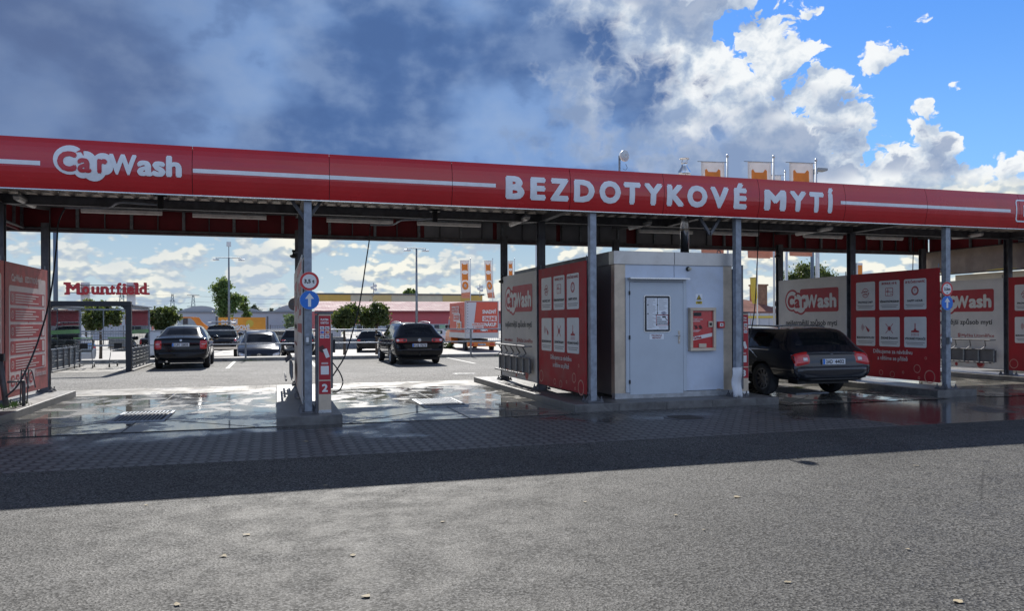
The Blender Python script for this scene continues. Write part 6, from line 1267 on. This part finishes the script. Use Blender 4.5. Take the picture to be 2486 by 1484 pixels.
mb.build('metal_frame', ALU, t); MB().add([(r_.x+.2, 60.03, r_.z), (q_.x, 60.03, q_.z), (b.x, 60.03, b.z), (a.x, 60.03, a.z)], [(0, 1, 2, 3)]).build('glass_panel', GLASS, t)
# garden centre clutter behind the car park
def wire_box(x, Y, w_, h, label, z0=-.5):
    a = at(x, 830, Y); t = thing('wire_crate', label, 'wire crate', (a, Y, z0), 0, 'wire crates beyond the car park', True); mb = MB()
    for z in (z0, z0+h/2, z0+h): mb.box(a, a+w_, Y-.02, Y+.02, z, z+.04); mb.box(a, a+w_, Y+.9, Y+.94, z, z+.04)
    n = int(w_/.12)
    for i in range(n+1): x_ = a+w_*i/n; mb.box(x_-.01, x_+.01, Y-.015, Y+.015, z0, z0+h)
    mb.build('frame', GALV, t); MB().box(a+.05, a+w_-.05, Y+.1, Y+.8, z0+.05, z0+h*.62).build('contents', random.choice([WHW, CONC, GALVL]), t)
for x, Y, w_, h, l in ((798, 58, 1.3, 1.5, 'wire crate left of two under the round trees'), (838, 58, 1.4, 1.3, 'wire crate right of two under the round trees'), (462, 66, 2.2, 1.5, 'wide wire crate behind the black pickup'), (655, 70, 1.6, 1.4, 'wire crate below the right end of the billboard'), (1078, 72, 1.5, 1.5, 'wire crate between the black estate and the truck')): wire_box(x, Y, w_, h, l)
for i, (x, Y, w_, h, m_) in enumerate(((262, 68, 1.3, .7, CONC), (300, 66, 1., 1.1, CONC), (590, 74, 4., 1.1, DKP), (330, 66, 2., 1.2, GALVL), (775, 74, 2., 1.6, WHW), (1100, 78, 2.5, 1.2, GALVL))):
    a = at(x, 830, Y); t = thing('pallet_stack', ['stacked pale goods behind the shelter', 'grey stacked blocks behind the shelter', 'long dark pile under the billboard', 'grey stacked goods right of the shelter', 'white stacked goods left of the round trees', 'grey stacked goods beside the truck'][i], 'pallet stack', (a, Y, -.5), 0, 'stacked goods of the garden centre', True)
    MB().box(a, a+w_, Y, Y+1, -.5, -.38).build('pallet', mat('pallet wood', (.35, .24, .13), .8), t); mb = MB(); n = 3
    for k in range(n): mb.box(a+.03*k, a+w_-.02*k, Y+.02, Y+.95, -.37+h*k/n+.01, -.37+h*(k+1)/n)
    mb.build('goods', m_, t, bevel=.02)
t = thing('panel_fence', 'long mesh panel fence around the garden centre yard', 'fence', (0, 76, -.5), world=True); mb = MB(); x = -48.
while x < 30:
    mb.box(x-.03, x+.03, 76, 76.05, -.5, 1.3)
    for k in range(1, 12): mb.box(x+k*.21-.008, x+k*.21+.008, 76.01, 76.02, -.45, 1.2)
    x += 2.5
for z in (-.4, .3, 1.2): mb.box(-48, 30, 76.0, 76.03, z, z+.03)
mb.build('mesh_panels', STEEL, t)
# ================================================================ trees
def leafmat(name, c1, c2, tr_=.35):
    m = bpy.data.materials.new(name); m.use_nodes = True; t = NT(m.node_tree); p = m.node_tree.nodes['Principled BSDF']; gi = t.node('ShaderNodeNewGeometry'); c = t.mix(gi.outputs['Random Per Island'], c1, c2)
    t.put(p.inputs['Base Color'], c); p.inputs['Roughness'].default_value = .55; tl = t.node('ShaderNodeBsdfTranslucent'); t.put(tl.inputs[0], t.mix(.5, c, (.25, .32, .04))); mx = t.node('ShaderNodeMixShader'); mx.inputs[0].default_value = tr_
    t.put(mx.inputs[1], p.outputs[0]); t.put(mx.inputs[2], tl.outputs[0]); t.put(m.node_tree.nodes['Material Output'].inputs[0], mx.outputs[0]); return m
LMAP = leafmat('maple leaf', (.035, .06, .02), (.085, .11, .035), .28); LPOP = leafmat('poplar leaf', (.06, .12, .035), (.14, .22, .08)); LWIL = leafmat('willow leaf', (.10, .17, .09), (.22, .30, .18)); LDRK = leafmat('dark far leaf', (.02, .035, .025), (.04, .06, .04), .15)
BARK = mat('bark', (.10, .075, .055), .9, 0, .3, 8., .5, 30.)
def leaves(mb, c, r, n, s, rnd, flat=1., droop=0.):
    for _ in range(n):
        v = Vector((rnd.gauss(0, 1), rnd.gauss(0, 1), rnd.gauss(0, 1))); v.normalize(); v *= min(1.9, abs(rnd.gauss(.35, .5)))
        p = c+Vector((v.x*r, v.y*r, v.z*r*flat)); a = Vector((rnd.uniform(-1, 1), rnd.uniform(-1, 1), rnd.uniform(-1, 1)-droop)).normalized()*s*rnd.uniform(.6, 1.2); b = a.cross(Vector((rnd.uniform(-1, 1), rnd.uniform(-1, 1), rnd.uniform(-1, 1))))
        if b.length < 1e-6: continue
        b = b.normalized()*a.length*.6; mb.add([p-a*.5, p+b*.5, p+a*.5, p-b*.5], [(0, 1, 2, 3)])
def tree(name, label, x0, x1, yt, yb, Y, m, ls, n, shape='round', zb_=-.5, seed=1, grp=None, trunk=.09, trunkx=None):
    rnd = random.Random(seed); a, b = aY(x0, yt, Y), aY(x1, yt, Y); z0 = aY((x0+x1)/2, yb, Y).z; cx = (a.x+b.x)/2 if trunkx is None else at(trunkx, yb, Y); rx = (b.x-a.x)/2; cm = (a.x+b.x)/2; rz = (a.z-z0)/2; cz = (a.z+z0)/2
    t = thing(name, label, 'tree', (cx, Y, zb_), 0, grp, True); mb = MB(); nb = 34; tips = []
    for i in range(nb):
        v = Vector((rnd.gauss(0, 1), rnd.gauss(0, 1), rnd.gauss(0, 1))).normalized()*rnd.uniform(.45, .95)
        if shape == 'column': v.x *= 1-.45*max(0, v.z)
        if shape == 'dome': v.z = abs(v.z)*1.6-.75
        c = Vector((cm+v.x*rx*.98, Y+v.y*rx*.8, cz+v.z*rz*.98)); tips.append(c); leaves(mb, c, min(rx, rz)*rnd.uniform(.22, .48), n//nb, ls, rnd, .8, .6 if shape == 'weep' else 0)
    mb.build('crown', m, t); mb = MB().tube([(cx, Y, zb_), (cx+.02, Y, (zb_+z0)/2), (cx, Y, z0+.3*rz)], trunk, 8, r1=trunk*.6)
    for c in tips[::3]: mb.tube([(cx, Y, z0+rz*.1), ((cx+c.x)/2, (Y+c.y)/2, (z0+c.z)/2+rz*.15), c], trunk*.35, 5, r1=trunk*.08)
    mb.build('trunk', BARK, t)
g1 = 'small round crowned trees of the car park'
tree('globe_maple', 'dark round tree seen through the trolley shelter', 194, 292, 728, 806, 41, LMAP, .16, 13000, seed=2, grp=g1); tree('globe_maple', 'dark round tree right of the trolley shelter', 364, 432, 740, 802, 43, LMAP, .16, 10000, seed=3, grp=g1)
tree('globe_maple', 'bushy round tree left of two behind the payment post', 794, 876, 737, 803, 38, LMAP, .15, 13000, seed=4, grp=g1); tree('globe_maple', 'bushy round tree right of two, in front of the red store wall', 866, 960, 737, 800, 39, LMAP, .15, 13000, seed=5, grp=g1)
tree('poplar_tree', 'light green poplar standing tall behind the lamp pole', 513, 588, 660, 790, 88, LPOP, .30, 15000, 'column', seed=6, trunk=.2); tree('young_tree', 'thin green tree right of the tall poplar', 578, 612, 715, 800, 90, LPOP, .28, 2600, 'column', seed=7, trunk=.1)
tree('willow_bush', 'pale green bush before the white warehouse', 684, 722, 758, 806, 80, LWIL, .2, 3000, seed=8, trunk=.08)
tree('birch_tree', 'drooping birch between the flag poles on the right', 1906, 2014, 612, 720, 75, LMAP, .32, 8000, 'dome', seed=9, trunk=.2); tree('far_tree', 'tree top looking over the yellow building roof', 976, 1016, 697, 722, 275, LPOP, .7, 2200, 'dome', seed=10, trunk=.3, zb_=0)
tree('pale_tree', 'sunlit tree crown behind the store lettering posts', 180, 236, 718, 760, 66, leafmat('yellow green leaf', (.14, .17, .05), (.26, .28, .10)), .22, 2600, 'dome', seed=11, trunk=.1)
for i, (a, b, y0, y1) in enumerate(((598, 640, 735, 770), (642, 668, 744, 770), (668, 690, 741, 770), (478, 514, 745, 775), (430, 452, 742, 775), (405, 432, 738, 775), (690, 712, 748, 770), (1868, 1884, 742, 770))):
    tree('far_tree', ['round dark tree on the horizon above the billboard', 'low dark tree on the horizon, second right of the poplar', 'dark tree with uneven top left of the edge on banner', 'dark low tree left of the poplar', 'slim light tree left of the flat topped pylon', 'slim light tree at the foot of the pointed pylon', 'small dark tree just left of the edge on banner', 'small tree behind the brick chimney'][i], a, b, y0, y1+6, 300 if i != 7 else 110, LDRK if i not in (4, 5) else LPOP, .8 if i != 7 else .3, 1800, 'dome', seed=20+i, grp='trees on the horizon', trunk=.3)
tree('hedge', 'green hedge clump between the black estate and the truck', 1070, 1106, 832, 852, 56, LMAP, .12, 2500, seed=40, trunk=.04)
# far tree belt, closing the horizon
rnd = random.Random(5); mb = MB()
for i in range(420): x = -420+i*2.6; leaves(mb, Vector((x, 420+rnd.uniform(-15, 15), rnd.uniform(0, 3))), rnd.uniform(3, 5.5), 26, 1.6, rnd, .9)
tag(mb.build('far_woodland', LDRK), 'dark belt of far trees along the horizon', 'woodland', kind='stuff')
# wash lance held at the wagon
tag(MB().tube([aY(1810, 843, 13.3), aY(1822, 850, 13.25), aY(1838, 868, 13.2)], .008, 6).build('wash_lance', ALU, None, True), 'thin wash lance pointing at the rear wheel of the washed wagon', 'lance')
sm_ = bpy.data.materials.new('water mist'); sm_.use_nodes = True; sm_.node_tree.nodes.remove(sm_.node_tree.nodes['Principled BSDF']); vv_ = sm_.node_tree.nodes.new('ShaderNodeVolumePrincipled'); vv_.inputs['Density'].default_value = .2; vv_.inputs['Color'].default_value = (.9, .93, .97, 1)
sm_.node_tree.links.new(vv_.outputs[0], sm_.node_tree.nodes['Material Output'].inputs['Volume'])
tag(MB().tube([aY(1838, 868, 13.2), aY(1856, 905, 13.15), aY(1872, 955, 13.1)], .01, 12, r1=.17).build('water_spray', sm_, None, True), 'faint fan of water spray hitting the rear wheel of the washed wagon', 'spray')
